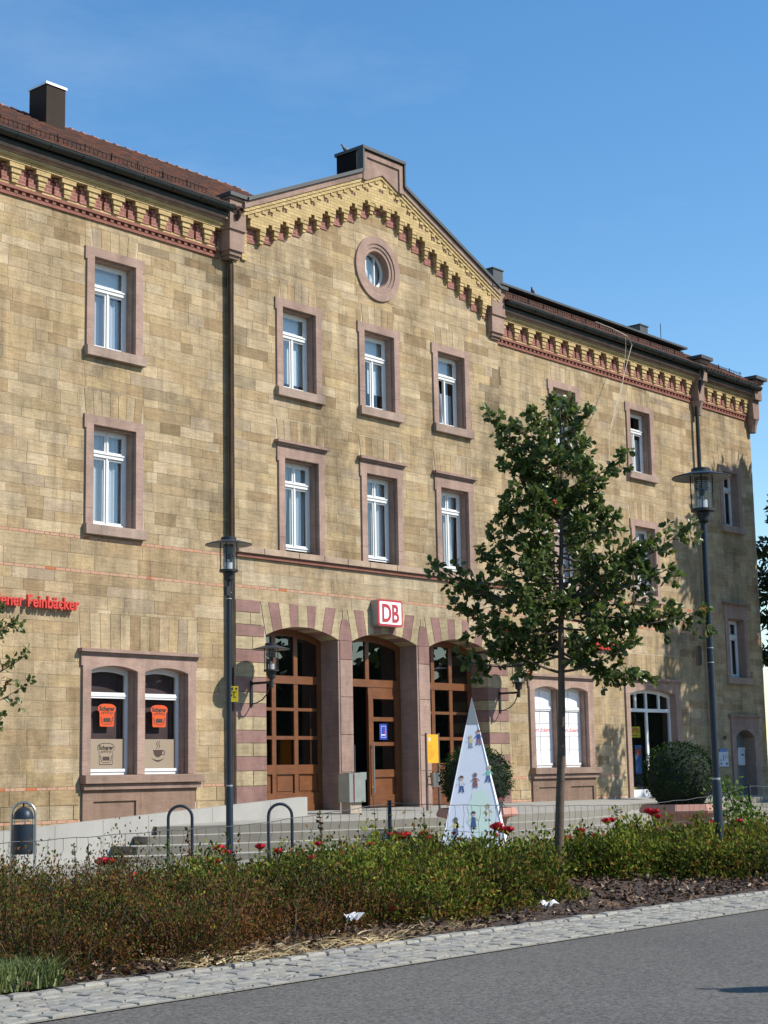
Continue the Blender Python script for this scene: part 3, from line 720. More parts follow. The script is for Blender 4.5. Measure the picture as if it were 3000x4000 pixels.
# gable part round the oculus
wall_panel(s, XP0, XP1, YP, 13.3, 14.5, [(ocx-.5, ocx+.5, ocz-.65, ocz+.5)])
s.poly([(XP0, YP-.003, 14.5), (XP1, YP-.003, 14.5), (ocx, YP-.003, 16.3)])
for x in (XP0, XP1): s.poly([(x, YP, -.05), (x, .0, -.05), (x, .0, 14.2), (x, YP, 14.2)])
s.poly([(XR, 0, -.05), (XR, .1, -.05), (XR, .1, 14), (XR, 0, 14)])
s.poly([(XE, .1, -.05), (XE, 9, -.05), (XE, 9, 14.1), (XE, .1, 14.1)]); s.poly([(XL, 0, -.05), (XL, 9, -.05), (XL, 9, 14.1), (XL, 0, 14.1)]); s.poly([(XL, 9, -.05), (XE, 9, -.05), (XE, 9, 14.1), (XL, 9, 14.1)])
s.build('wall', M['mortar'], ST)
s = MB()
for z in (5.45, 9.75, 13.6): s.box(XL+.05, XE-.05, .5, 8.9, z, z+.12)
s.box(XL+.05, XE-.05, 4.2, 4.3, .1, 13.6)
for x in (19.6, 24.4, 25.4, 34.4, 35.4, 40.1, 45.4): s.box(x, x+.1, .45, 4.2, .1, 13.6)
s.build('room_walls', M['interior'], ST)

# round window
def ring(s, cx, cz, r0, r1, yf, yb, n=48):
    for i in range(n):
        a, c = 2*math.pi*i/n, 2*math.pi*(i+1)/n
        P = lambda r, t, y: (cx+r*math.cos(t), y, cz+r*math.sin(t))
        s.faces([P(r0, a, yf), P(r1, a, yf), P(r1, c, yf), P(r0, c, yf), P(r0, a, yb), P(r1, a, yb), P(r1, c, yb), P(r0, c, yb)], [(0, 1, 2, 3)[::-1], (0, 3, 7, 4)[::-1], (1, 5, 6, 2)[::-1]])
s = MB(); s.tint = PINK(); ring(s, ocx, ocz, .64, .83, YP-.06, YP+.05); s.tint = tuple(v*.95 for v in PINK()); ring(s, ocx, ocz, .55, .641, YP-.035, YP+.05); s.tint = PINK(); ring(s, ocx, ocz, ocr, .551, YP-.01, YP+.28)
# mortared corners between the ring and the square of courses around it
s.build('round_window_surround', M['red'], ST, autosm=40)
s = MB()
for i in range(48):
    a, c = 2*math.pi*i/48, 2*math.pi*(i+1)/48
    def sq(t):
        k = .80/max(abs(math.cos(t)), abs(math.sin(t))); return (ocx+k*math.cos(t), YP-.014, ocz+k*math.sin(t))
    s.tint = random.choice(CST); s.faces([sq(a), sq(c), (ocx+.8*math.cos(c), YP-.0135, ocz+.8*math.sin(c)), (ocx+.8*math.cos(a), YP-.0135, ocz+.8*math.sin(a))], [(0, 3, 2, 1)[::-1]])
s.build('ring_infill_stone', M['stone'], ST)
s = MB(); ring(s, ocx, ocz, ocr-.05, ocr+.01, YP+.2, YP+.27); s.box(ocx-.20, ocx-.165, YP+.2, YP+.26, ocz-.39, ocz+.39); s.box(ocx+.12, ocx+.155, YP+.2, YP+.26, ocz-.40, ocz+.40)
OW = s.build('round_window', M['white'], ST)
for a, c in ((-.41, -.2), (-.165, .12), (.155, .41)): pane(OW, ocx+a, ocx+c, ocz-.41, ocz+.41, YP+.22)
s = MB(); s.box(ocx-.45, ocx+.45, YP+.34, YP+.35, ocz-.45, ocz+.45); s.build('blind', M['blind'], OW)

# eaves frieze: red dentil band, stepped yellow consoles over red panels, sandstone cornice, gutter
def frieze(x0, x1, yp, n, first):
    s = MB(); s.box(x0, x1, yp-.05, yp+.05, 13.05, 13.115); s.box(x0, x1, yp-.015, yp+.05, 13.115, 13.19); s.box(x0, x1, yp-.085, yp+.05, 13.19, 13.255)
    o = s.build('dentil_band', M['rband'], ST)
    x = x0+.06
    while x < x1-.06:
        s = MB(); s.box(x, x+.085, yp-.06, yp+.02, 13.118, 13.188); s.build('dentil', M['rband'], o); x += .19
    s = MB(); s.box(x0, x1, yp-.055, yp+.05, 13.257, 13.31); s.build('brick_ledge', M['ybrick'], ST)
    s = MB(); s.box(x0, x1, yp-.195, yp+.05, 13.702, 13.85); s.box(x0, x1, yp-.24, yp+.05, 13.78, 13.852); s.build('brick_course', M['ybrick'], ST)
    s = MB(); s.box(x0, x1, yp-.004, yp+.05, 13.31, 13.70); pn = s.build('brick_panel', M['rbrick'], ST)
    per = (x1-x0)/n
    for i in range(n+1):
        xc = x0+per*(i+first)
        s = MB()
        for (w, z0, z1, d) in ((.145, 13.31, 13.385, .11), (.175, 13.387, 13.49, .13), (.235, 13.492, 13.60, .155), (.36, 13.602, 13.70, .18)):
            a, c = max(x0, xc-w/2), min(x1, xc+w/2)
            if c-a > .03: s.box(a, c, yp-d, yp+.03, z0, z1)
        if s.v: s.build('console', M['ybrick'], ST)
        xs_ = xc+per/2
        if xs_ < x1-.1 and xs_ > x0+.1:
            s = MB(); f = yp-.07; hw_ = per/2-.06; v_ = .032
            for sg in (-1, 1):
                a_, b__ = sorted((xs_+sg*v_, xs_+sg*hw_)); h_ = xs_+sg*.078
                s.box(a_, b__, f, yp, 13.312, 13.43); p_, q_ = sorted((h_, xs_+sg*hw_)); s.box(p_, q_, f, yp, 13.432, 13.57) if False else s.box(a_, b__, f, yp, 13.432, 13.50); s.box(p_, q_, f, yp, 13.502, 13.60); s.box(a_, b__, f, yp, 13.602, 13.66)
            s.build('brick_panel', M['rbrick'], ST)
    cuts = [x0]
    while cuts[-1] < x1-.9: cuts.append(cuts[-1]+random.uniform(1.0, 1.4))
    cuts[-1] = x1 if len(cuts) > 1 else cuts[-1]
    if cuts[-1] != x1: cuts.append(x1)
    for a, c in zip(cuts[:-1], cuts[1:]):
        s = MB(); s.tint = tuple(v*.85 for v in PINK()); s.box(a+.003, c-.003, yp-.28, yp+.1, 13.853, 13.90); s.box(a+.003, c-.003, yp-.35, yp+.1, 13.90, 13.965); s.build('cornice_block', M['red'], ST)
    s = MB(); s.box(x0+.02, x1-.02, yp-.385, yp+.2, 13.967, 14.06); s.build('eaves_board', M['gutter'], ST)
    s = MB(); g = MB(); r = .105; yc, zc = yp-.48, 14.15; n_ = 10
    prof = [(yc+r*math.cos(math.pi+math.pi*k/n_), zc+r*math.sin(math.pi+math.pi*k/n_)) for k in range(n_+1)]
    pr2 = [(yc+(r-.008)*math.cos(math.pi+math.pi*k/n_), zc+(r-.008)*math.sin(math.pi+math.pi*k/n_)) for k in range(n_+1)]
    for P in (prof, pr2):
        for (ya, za), (yb_, zb_) in zip(P[:-1], P[1:]): g.poly([(x0, ya, za), (x1, ya, za), (x1, yb_, zb_), (x0, yb_, zb_)])
    for x in (x0, x1): g.poly([(x, y, z) for y, z in prof])
    go = g.build('gutter', M['gutter'], ST)
    g = MB(); g.tube([(x0, yc-r, zc+.004), (x1, yc-r, zc+.004)], .012, 6); g.build('gutter_bead', M['gutter'], go)
    x = x0+.4
    while x < x1:
        g = MB()
        pb = [(x, yc+(r+.006)*math.cos(math.pi+math.pi*k/8), zc+(r+.006)*math.sin(math.pi+math.pi*k/8)) for k in range(9)]
        g.tube(pb, .008, 5); g.build('gutter_bracket', M['gutter'], go); x += .82
frieze(XL, XP0-.29, 0, 16, .33); frieze(XP1+.12, XR-.1, 0, 16, .35); frieze(XR+.12, XE-.05, .1, 6, .4)

# gable of the pavilion
GR = .4505                                    # slope of the rakes
def rake(x, z0=14.32, x0=25.23): return z0+GR*(x-x0) if x <= PXC else z0+GR*(2*PXC-x0-x)
per = .482; first = 25.71
left_x = [first+per*i for i in range(8)]; allc = left_x+[2*PXC-.30, ]  # console axes, left half
cons = [25.71, 26.18, 26.66, 27.15, 27.63, 28.11, 28.61, 29.10, 29.59]; cz = [13.58, 13.80, 14.00, 14.22, 14.42, 14.63, 14.85, 15.08, 15.29]
cons = cons+[2*PXC-x+.03 for x in cons[::-1]]; cz = cz+cz[::-1]
G0, G1 = 25.16, 34.44
def field(s, a, c, zlo, y0, hole=None):
    """yellow brick field between a and c from zlo up to the rake"""
    def blk(a, c, z0, z1=None):
        za, zc_ = (rake(a)-.02, rake(c)-.02) if z1 is None else (z1, z1)
        if a < PXC < c and z1 is None: s.prism([(a, z0), (c, z0), (c, zc_), (PXC, rake(PXC)-.02), (a, za)], y0, YP+.02)
        elif za > z0 and zc_ > z0: s.prism([(a, z0), (c, z0), (c, zc_), (a, za)], y0, YP+.02)
    if hole:
        h0, h1, k0, k1 = hole
        blk(a, h0, zlo); blk(h1, c, zlo); blk(h0, h1, zlo, k0); blk(h0, h1, k1)
    else: blk(a, c, zlo)
for i, (xc, zb) in enumerate(zip(cons, cz)):
    s = MB(); s.box(xc-.055, xc+.055, YP-.125, YP+.02, zb, zb+.075); s.box(xc-.07, xc+.07, YP-.15, YP+.02, zb+.077, zb+.19); s.box(xc-.092, xc+.092, YP-.17, YP+.02, zb+.192, zb+.27); s.build('console', M['ybrick'], ST)
    s = MB(); field(s, xc-.092, xc+.092, zb+.272, YP-.185); s.build('brick_field', M['ybrick'], ST)
    if i < len(cons)-1:
        a, c = xc+.0925, cons[i+1]-.0925; xm = (a+c)/2; zt = max(zb, cz[i+1])+.19; z0 = min(zb, cz[i+1])-.0
        s = MB(); field(s, a, xm-.06, zt, YP-.184); field(s, xm-.0595, xm+.0595, zt+.09, YP-.1835); field(s, xm+.06, c, zt, YP-.184); s.build('brick_field', M['ybrick'], ST)
        s = MB(); s.box(xc+.05, cons[i+1]-.05, YP-.03, YP+.02, z0+.085, zt+.12); s.build('brick_panel', M['rbrick'], ST)
for xa, xb in ((25.30, cons[0]-.0925), (cons[-1]+.0925, 34.45)):
    s = MB(); s.box(xa, xb, YP-.031, YP+.02, 13.56, 13.95); s.build('brick_panel', M['rbrick'], ST)
    s = MB(); field(s, xa, xb, 13.90, YP-.1842); s.build('brick_field', M['ybrick'], ST)
for xa in (25.15, 34.45):
    s = MB(); s.box(xa, xa+.145, YP-.06, YP+.02, 13.1, 14.1); s.build('brick_strip', M['ybrick'], ST)
# little pockets: no recesses cut, the dark brick colour paints their shade
for i in range(len(cons)-1):
    hx = (cons[i]+cons[i+1])/2-.08; hz = (cz[i]+cz[i+1])/2+.62
    s = MB(); s.box(hx, hx+.065, YP-.189, YP-.1, hz, hz+.08); s.box(hx+.09, hx+.155, YP-.189, YP-.1, hz-.012, hz+.068); s.build('pocket_shade_brick', flat('pocket_shade_tint', (.10, .045, .03), .9), ST)
def raker(name, m, zlo, zhi, y0, y1, tint=None, over=0.0, x0=25.05, x1=None, cutc=.78):
    """sloping band along both rakes, between zlo and zhi above the rake line; stops at the centre block"""
    for side in (-1, 1):
        a = x0; c = PXC-cutc
        pts = [(a, rake(a)+zlo), (c, rake(c)+zlo), (c, rake(c)+zhi), (a, rake(a)+zhi)]
        if side > 0: pts = [(2*PXC-x, z) for x, z in pts][::-1]
        n = 4 if tint else 1
        for k in range(n):
            q = [(pts[0][0]+(pts[1][0]-pts[0][0])*t, pts[0][1]+(pts[1][1]-pts[0][1])*t) for t in (k/n, (k+1)/n)]; r = [(pts[3][0]+(pts[2][0]-pts[3][0])*t, pts[3][1]+(pts[2][1]-pts[3][1])*t) for t in (k/n, (k+1)/n)]
            s = MB(); s.tint = tint() if tint else None; s.prism([q[0], q[1], r[1], r[0]], y0, y1); s.build(name, m, ST)
raker('rake_brick_course', M['ybrick'], -.17, -.085, YP-.215, YP+.05, cutc=.0)
raker('rake_brick_course', M['ybrick'], -.083, .0, YP-.24, YP+.05, cutc=.0)
# toothed bricks under the rake
x = 25.2
while x < PXC-.1:
    for xx in (x, 2*PXC-x-.13):
        zt_ = min(rake(xx), rake(xx+.13))-.165
        s = MB(); s.box(xx, xx+.13, YP-.21, YP, zt_-.07, zt_); s.build('tooth_brick', M['ybrick'], ST)
    x += .235
raker('rake_stone', M['red'], .002, .155, YP-.27, YP+.3, tint=lambda: tuple(v*.9 for v in PINK()))
raker('rake_flashing', M['coping'], .157, .245, YP-.33, YP+.5, x0=25.12)
# centre block
bx0, bx1 = 29.13, 30.65
s = MB(); s.tint = tuple(v*.95 for v in PINK())
z0b = rake(PXC-.76)-.09
s.prism([(bx0, z0b), (PXC, rake(PXC)-.075), (bx1, z0b), (bx1, 16.82), (bx0, 16.82)], YP-.25, YP+.45); BL = s.build('gable_block', M['red'], ST)
s = MB(); s.tint = PINK()
s.box(bx0-.002, bx0+.14, YP-.29, YP-.245, z0b+.05, 16.75); s.box(bx1-.14, bx1+.002, YP-.29, YP-.245, z0b+.05, 16.75); s.box(bx0-.002, bx1+.002, YP-.2905, YP-.246, 16.65, 16.79); s.build('block_frame', M['red'], BL)
s = MB(); s.box(bx0-.07, bx1+.07, YP-.35, YP+.62, 16.822, 16.90); s.box(bx0-.06, bx0-.01, YP-.34, YP-.16, rake(bx0)+.15, 16.821); s.box(bx1+.01, bx1+.06, YP-.34, YP-.16, rake(bx1)+.15, 16.821); s.build('block_flashing', M['coping'], BL)
s = MB(); s.box(bx0-.008, bx1+.008, YP-.05, YP+.6, rake(bx0)+.1, 16.82); s.build('block_cladding', M['darkmetal'], BL)
# corner pilasters
for (a, c) in ((24.64, 25.14), (34.40, 34.98)):
    s = MB(); s.tint = tuple(v*.92 for v in PINK())
    s.box(a+.02, c-.02, YP-.17, .15, 13.22, 13.70); s.tint = tuple(v*.9 for v in PINK()); s.box(a, c, YP-.20, .15, 13.702, 14.38); s.box(a-.02, c+.02, YP-.215, .15, 13.69, 13.74); s.tint = tuple(v*.7 for v in PINK()); s.box(a+.06, c-.06, YP-.12, .1, 13.12, 13.22); s.box(a+.10, c-.10, YP-.07, .1, 13.05, 13.12)
    s.box(a-.03, c+.03, YP-.23, .15, 14.38, 14.44)
    pl = s.build('pilaster', M['red'], ST)
    s = MB(); s.box(a-.06, c+.06, YP-.29, .75, 14.442, 14.53); s.build('pilaster_cap', M['coping'], pl)
for (xa, w, yp) in ((45.6, .42, 0), (49.42, .46, .1)):
    s = MB(); s.tint = tuple(v*.8 for v in PINK())
    s.lathe([(.12, 12.65), (.16, 12.9), (.21, 13.05), (.24, 13.10)], xa, yp-.12, 8, R(22.5)); s.box(xa-w/2, xa+w/2, yp-.42, yp+.15, 13.75, 14.40); s.tint = tuple(v*.8 for v in PINK()); s.prism([(xa-w/2+.05, 13.1), (xa+w/2-.05, 13.1), (xa+w/2, 13.75), (xa-w/2, 13.75)], yp-.30, yp+.1); s.box(xa-w/2-.06, xa+w/2+.06, yp-.48, yp+.15, 14.32, 14.42)
    pl = s.build('pilaster', M['red'], ST)
    s = MB(); s.box(xa-w/2-.16, xa+w/2+.16, yp-.58, yp+.6, 14.422, 14.53); s.build('pilaster_cap', M['coping'], pl)

# downpipes
for (x, y, z1, z0) in ((24.895, -.13, 13.6, 0), (45.50, -.16, 13.1, .3)):
    rp = .05 if x < 30 else .062; pm = M['pipe'] if x < 30 else M['gutter']
    s = MB(); s.tube([(x, y, z0), (x, y, z1)], rp, 12); dp = s.build('downpipe', pm, ST, autosm=50)
    s = MB(); s.tube([(x, y, z1), (x+.0, y-.1, z1+.25), (x-.05, -.48, 14.02), (x-.05, -.48, 14.1)], .055, 10); s.build('pipe_bend', pm, dp, autosm=50)
    for k in range(6):
        z = 1.6+k*2.05
        s = MB(); s.tube([(x, y, z), (x, y, z+.04)], rp+.004, 12); s.build('pipe_clip', pm, dp)

# roofs
def roof_plane(name, pts, m): s = MB(); s.poly(pts); return s.build(name, m, ST)
TS = math.atan2(3.05, 5.08)
EY, EZ = -.42, 14.17
def roof_z(y): return EZ+(y-EY)*math.tan(TS)
tw, tl = .205, .335
def tile_mesh():
    n = 6; V = []; F = []
    for j, (yy, zz) in enumerate(((0, .030), (tl+.05, .0))):
        for i in range(n+1):
            t = i/n; h = .062*math.sin(math.pi*min(1, t/.62)) if t < .62 else -.012*math.sin(math.pi*(t-.62)/.38)
            V.append((t*tw*1.02, yy, zz+h))
    for i in range(n): F.append((i, i+1, n+2+i, n+1+i))
    k = len(V)
    for i in range(n+1): V.append((V[i][0], 0, V[i][2]-.02))
    for i in range(n): F.append((k+i, k+i+1, i+1, i))
    return V, F
TV, TF = tile_mesh(); TV = np.array(TV)
ct, st_ = math.cos(TS), math.sin(TS)
TVr = np.stack([TV[:, 0], TV[:, 1]*ct-TV[:, 2]*st_, TV[:, 1]*st_+TV[:, 2]*ct], 1)
TCOL = [(.078, .034, .022), (.092, .037, .022), (.062, .030, .021), (.115, .040, .020), (.055, .030, .023), (.13, .044, .020)]
def tiles(x0, x1, rows, limit, xcut=None):
    pos = []
    for r in range(rows):
        d = r*tl; y = EY-.06+d*ct; z = EZ-.03+d*st_
        for i in range(int((x1-x0)/tw)):
            x = x0+i*tw
            if xcut and not xcut(x, y, z): continue
            u, v, w = px(x, y, z); pos.append((x, y, z, 1/(w*w)*(1 if -10 < u < 3000 and -10 < v else 1e-6)))
    pos.sort(key=lambda p: -p[3])
    meshes = []
    for c in TCOL:
        me = np_mesh('roof_tile', TVr, np.array(TF), np.tile(np.array(c), (len(TF), 1)), True); me.materials.append(M['tile']); meshes.append(me)
    wts = [5, 5, 5, 2, 4, 1.3]
    for (x, y, z, _) in pos[:limit]:
        o = bpy.data.objects.new('roof_tile', random.choices(meshes, wts)[0]); col.objects.link(o); o.parent = ST; o.location = Vector((x, y, z+random.uniform(-.004, .004)))-ORG[ST.name]
    rest = pos[limit:]
    if rest:
        P = np.array([p[:3] for p in rest]); n = len(TVr); V = (P[:, None, :]+TVr[None]).reshape(-1, 3); V[:, 2] += np.repeat(rng.uniform(-.004, .004, len(P)), n)
        F = (np.array(TF)[None]+(np.arange(len(P))*n)[:, None, None]).reshape(-1, 4)
        C = np.repeat(np.array(random.choices(TCOL, wts, k=len(P))), len(TF), 0)
        me = np_mesh('roof_tiles', V, F, C, True); tag(link('roof_tiles', me, M['tile'], ST), kind='stuff')
RY, RZ = 4.66, roof_z(4.66)
# cross roof of the pavilion hides the main slope behind it
def keep(x, y, z): return z > rake(x)-.05 or x < XP0+.1 or x > XP1-.1
nrows = int((RY-EY)/ct/tl)+1
tiles(15.0, 29.9, nrows, 300, keep)
tiles(34.7, 45.4, 7, 0, keep); tiles(45.7, 49.2, 7, 0)
roof_plane('roof', [(XL, EY+.05, EZ-.06), (XP0-.1, EY+.05, EZ-.06), (XP0-.1, RY, RZ-.06), (XL, RY, RZ-.06)], M['hall'])
roof_plane('roof', [(XP0-.1, .7, roof_z(.7)-.06), (PXC, .7, roof_z(.7)-.06), (PXC, RY, RZ-.06), (XP0-.1, RY, RZ-.06)], M['hall'])
roof_plane('roof', [(XL, RY, RZ-.06), (PXC, RY, RZ-.06), (PXC, 9.2, 14.1), (XL, 9.2, 14.1)], M['hall'])
x = 14.6
while x < 29.9:
    s = MB(); s.lathe([(.0, 0)], 0, 0, 3) if False else None
    pts = [(x, RY+.13*math.cos(math.pi*k/8), RZ-.02+.115*math.sin(math.pi*k/8)) for k in range(9)]; pt2 = [(x+.37, RY+.12*math.cos(math.pi*k/8), RZ-.045+.105*math.sin(math.pi*k/8)) for k in range(9)]
    for k in range(8): s.poly([pts[k], pts[k+1], pt2[k+1], pt2[k]])
    s.poly(pts); s.build('ridge_tile', M['ridge'], ST, smooth=False)
    x += .35
# pavilion cross roof (sheet metal behind the parapet)
s = MB()
for sg in (-1, 1):
    a = PXC+sg*4.8; s.poly([(PXC, YP+.3, 16.36), (PXC, 7, 16.36), (a, 7, 14.22), (a, YP+.3, 14.22)])
s.build('roof', M['darkmetal'], ST)
# right wing: short tiled slope, then a dark metal upstand with a flat top
ZU = roof_z(1.75)
s = MB(); s.box(33.6, 48.4, 1.9, 6.2, ZU-.3, ZU+.17); UP_ = s.build('roof_upstand', M['darkmetal'], ST)
s = MB(); s.box(33.6, 48.2, 1.60, 6.3, ZU+.172, ZU+.235); s.build('upstand_coping', M['coping'], UP_)
roof_plane('roof', [(XP1+.15, EY+.05, EZ-.06), (XE-.1, EY+.05, EZ-.06), (XE-1.4, 1.95, roof_z(1.95)-.06), (XP1+.15, 1.95, roof_z(1.95)-.06)], M['hall'])
roof_plane('roof', [(XE-.1, EY+.1, EZ-.08), (XE-.1, 8.5, EZ-.08), (XE-1.4, 6, ZU), (XE-1.4, 1.9, ZU)], M['hall'])
# chimneys
def chimney(x0, x1, y0, y1, z0, z1, cap, m):
    s = MB(); s.box(x0, x1, y0, y1, z0, z1); o = s.build('chimney', m, ST)
    if cap: s = MB(); s.box(x0-.03, x1+.03, y0-.03, y1+.03, z1+.002, z1+.06); s.build('chimney_cap', M['bright'], o)
    else: s = MB(); s.box(x0-.03, x1+.03, y0-.03, y1+.03, z1+.002, z1+.04); s.build('chimney_cap', M['coping'], o)
    return o
chimney(22.48, 23.03, 3.5, 4.15, 16.2, 17.60, True, M['chim'])
chimney(37.72, 38.2, 2.0, 3.1, ZU+.1, 16.24, False, M['coping']); chimney(45.82, 46.3, 2.0, 3.2, ZU+.1, 16.12, False, M['coping'])
# snow guards
def snow_guard(x0, x1, y):
    z = roof_z(y); s = MB()
    for h in (.06, .20): s.tube([(x0, y, z+h), (x1, y, z+h)], .009, 5)
    x = x0
    while x < x1: s.box(x, x+.012, y-.004, y+.004, z+.06, z+.20); x += .115
    o = s.build('snow_guard', M['darkmetal'], ST)
    x = x0+.1
    while x < x1:
        s = MB(); s.tube([(x, y+.12, z+.06), (x, y, z+.0), (x, y-.01, z+.25)], .014, 5); s.build('guard_post', M['darkmetal'], o); x += .72
snow_guard(15, 24.4, .05); snow_guard(35.1, 45.2, .0); snow_guard(45.9, 49, .05)
s = MB(); s.tube([(47.3, 2.1, ZU+.4), (47.3, 2.1, ZU+1.0)], .012, 5); s.build('roof_rod', M['darkmetal'], ST)

# ------------------------------------------------------------------ lettering helper
def text_mesh(body, size, extrude=0.0, bold=0.0, shear=0.0, sx=1.0, align='LEFT'):
    cu = bpy.data.curves.new('lettering', 'FONT'); cu.body = body; cu.size = size; cu.extrude = extrude; cu.offset = bold; cu.shear = shear; cu.align_x = align; cu.resolution_u = 4
    ob = bpy.data.objects.new('lettering', cu); col.objects.link(ob)
    bpy.context.view_layer.update()
    me = bpy.data.meshes.new_from_object(ob.evaluated_get(bpy.context.evaluated_depsgraph_get()))
    bpy.data.objects.remove(ob); bpy.data.curves.remove(cu)
    me.transform(Matrix.Diagonal((sx, 1, 1, 1)))
    return me
def upright(me, x, y, z):                    # text plane -> facade plane, facing -y
    me.transform(Matrix.Translation((x, y, z)) @ Matrix.Rotation(R(90), 4, 'X')); return me
def mesh_width(me):
    xs = [v.co.x for v in me.vertices]; return min(xs), max(xs)
def split_letters(me):
    bm = bmesh.new(); bm.from_mesh(me); bm.verts.ensure_lookup_table(); seen = set(); isl = []
    for v in bm.verts:
        if v.index in seen: continue
        st = [v]; seen.add(v.index); g = []
        while st:
            q = st.pop(); g.append(q.index)
            for e in q.link_edges:
                w = e.other_vert(q)
                if w.index not in seen: seen.add(w.index); st.append(w)
        xs = [bm.verts[i].co.x for i in g]; isl.append([min(xs), max(xs), set(g)])
    isl.sort(key=lambda t: t[0]); groups = []
    for i in isl:
        if groups and i[0] < groups[-1][1]-.35*(i[1]-i[0]): groups[-1][1] = max(groups[-1][1], i[1]); groups[-1][2] |= i[2]
        else: groups.append([i[0], i[1], set(i[2])])
    out = []
    for g in groups:
        b2 = bm.copy(); b2.verts.ensure_lookup_table(); bmesh.ops.delete(b2, geom=[v for v in b2.verts if v.index not in g[2]], context='VERTS')
        m2 = bpy.data.meshes.new('letter'); b2.to_mesh(m2); b2.free(); out.append(m2)
    bm.free(); return out
def wall_letters(name, body, x0, x1, y, zbase, size, depth, m, label, bold=.004, shear=0.0):
    me = text_mesh(body, size, depth/2, bold, shear); a, c = mesh_width(me); me.transform(Matrix.Diagonal(((x1-x0)/(c-a), 1, 1, 1))); a *= (x1-x0)/(c-a)
    upright(me, x0-a, y, zbase)
    root = empty(name, ((x0+x1)/2, y, zbase), label, 'sign')
    for l in split_letters(me): link('letter', l, m, root)
    return root

# ------------------------------------------------------------------ signs on the building
RED_SIGN = flat('sign_red', (.58, .045, .03), .4)
wall_letters('shop_sign', 'Wiener Feinb\u00e4cker', 18.42, 20.69, -.12, 4.83, .33, .07, RED_SIGN, 'raised red bakery lettering on the sandstone wall of the left wing', .006)
wall_letters('shop_sign', 'Eckert.', 39.15, 40.68, -.10, 4.90, .42, .07, RED_SIGN, 'raised red kiosk lettering on the wall behind the young tree', .012, .18)
# station sign
def rrect(x0, x1, z0, z1, r, n=6):
    P = []
    for cx, cz_, a0 in ((x1-r, z0+r, -90), (x1-r, z1-r, 0), (x0+r, z1-r, 90), (x0+r, z0+r, 180)):
        for k in range(n+1): a = R(a0+90*k/n); P.append((cx+r*math.cos(a), cz_+r*math.sin(a)))
    return P
sx0, sx1, sz0, sz1 = 29.42, 30.33, 4.99, 5.63; yb_ = -.44
DB = empty('station_sign', (29.9, -.22, 5.3), 'white illuminated square sign with red frame and letters DB above the middle arch', 'sign')
s = MB(); s.prism(rrect(sx0, sx1, sz0, sz1, .07), yb_, YP-.02); s.build('case', flat('sign_case', (.30, .29, .27), .45, metal=.3), DB)
s = MB(); s.prism(rrect(sx0, sx1, sz0, sz1, .07), yb_-.006, yb_-.001); s.build('red_frame', flat('db_red', (.42, .035, .04), .35), DB)
s = MB(); s.prism(rrect(sx0+.055, sx1-.055, sz0+.05, sz1-.05, .04), yb_-.012, yb_-.007); s.build('white_face', flat('db_white', (.84, .84, .84), .35), DB)
me = text_mesh('DB', .60, .002, .014); a, c = mesh_width(me); k = .62/(c-a); me.transform(Matrix.Diagonal((k, 1, 1, 1))); upright(me, 29.565-a*k, yb_-.016, 5.10); link('letters', me, M['db_red'], DB)
# bakery window graphics
def toast(p, xc, zc, h, y, body, ink, outline=False):
    w = h*1.0
    def shape(k):
        P = [(-.36, -.5), (.36, -.5), (.40, -.46), (.42, .12), (.5, .22), (.5, .36), (.40, .45), (.2, .5), (-.2, .5), (-.40, .45), (-.5, .36), (-.5, .22), (-.42, .12), (-.40, -.46)]
        return [(xc+x*w*k, zc+z*h*k) for x, z in P]
    s = MB(); s.prism(shape(1), y, y+.002); o = s.build('bread_logo', body, p)
    if outline: s = MB(); s.prism(shape(.93), y-.001, y+.001); s.build('bread_logo_face', M['frosted_film'], p)
    yy = y-.003
    me = text_mesh('Scherer', h*.27, .0005, .0045*h/.4, align='CENTER'); upright(me, xc, yy, zc+h*.20); link('lettering', me, ink, p)
    s = MB()
    for i in range(7):
        x = xc+(-.33+i*.095)*w; z = zc+h*.03+h*.035*math.sin(i*.52); s.faces([(x, yy, z), (x+.045*w, yy, z), (x+.095*w, yy, z+.11*h), (x+.05*w, yy, z+.11*h)], [(0, 1, 2, 3)])
    for sg in (-1, 1):
        for i in range(3): x = xc+sg*(.33-i*.03)*w; z = zc-h*(.09+.10*i); s.faces([(x-.03*w, yy, z-.07*h), (x+.03*w, yy, z-.05*h), (x+.03*w, yy, z+.02*h), (x-.03*w, yy, z)], [(0, 1, 2, 3)])
    s.prism(rrect(xc-.20*w, xc+.20*w, zc-.30*h, zc-.12*h, .03*h, 3), yy-.0005, yy)
    s.box(xc-.22*w, xc+.22*w, yy-.0004, yy, zc-.40*h, zc-.375*h); s.build('bread_print', ink, p)
ORANGE = flat('neon_orange', (.62, .075, .008), .5); INK = flat('brown_ink', (.05, .03, .02), .7)
for W, (a, c) in zip(PAIR_L, ((21.08, 22.29), (22.49, 23.69))):
    xm = (a+c)/2; toast(W, xm+.02, 2.78, .46, .205, ORANGE, INK)
toast(PAIR_L[0], 21.70, 2.0, .44, .2205, INK, INK, True)
s = MB(); xm, zm, y = 23.09, 2.02, .2195
n = 16; s.prism([(xm-.13+.26*k/n, zm+.06) for k in range(n+1)][::-1]+[(xm-.13+.26*k/n, zm+.06-.17*math.sqrt(max(0, 1-((k/n-.5)*2)**2))*.9) for k in range(n+1)][1:-1], y, y+.001)
ring(s, xm+.14, zm+.0, .035, .055, y-.0002, y+.001, 16)
s.prism([(xm-.19+.38*k/n, zm-.10-.05*math.sin(math.pi*k/n)) for k in range(n+1)]+[(xm+.19-.38*k/n, zm-.10-.085*math.sin(math.pi*k/n)) for k in range(1, n)][::1], y-.0004, y+.0008)
for dx in (-.04, .02): s.tube([(xm+dx, y, zm+.09), (xm+dx+.03, y, zm+.14), (xm+dx, y, zm+.19), (xm+dx+.03, y, zm+.24)], .007, 4)
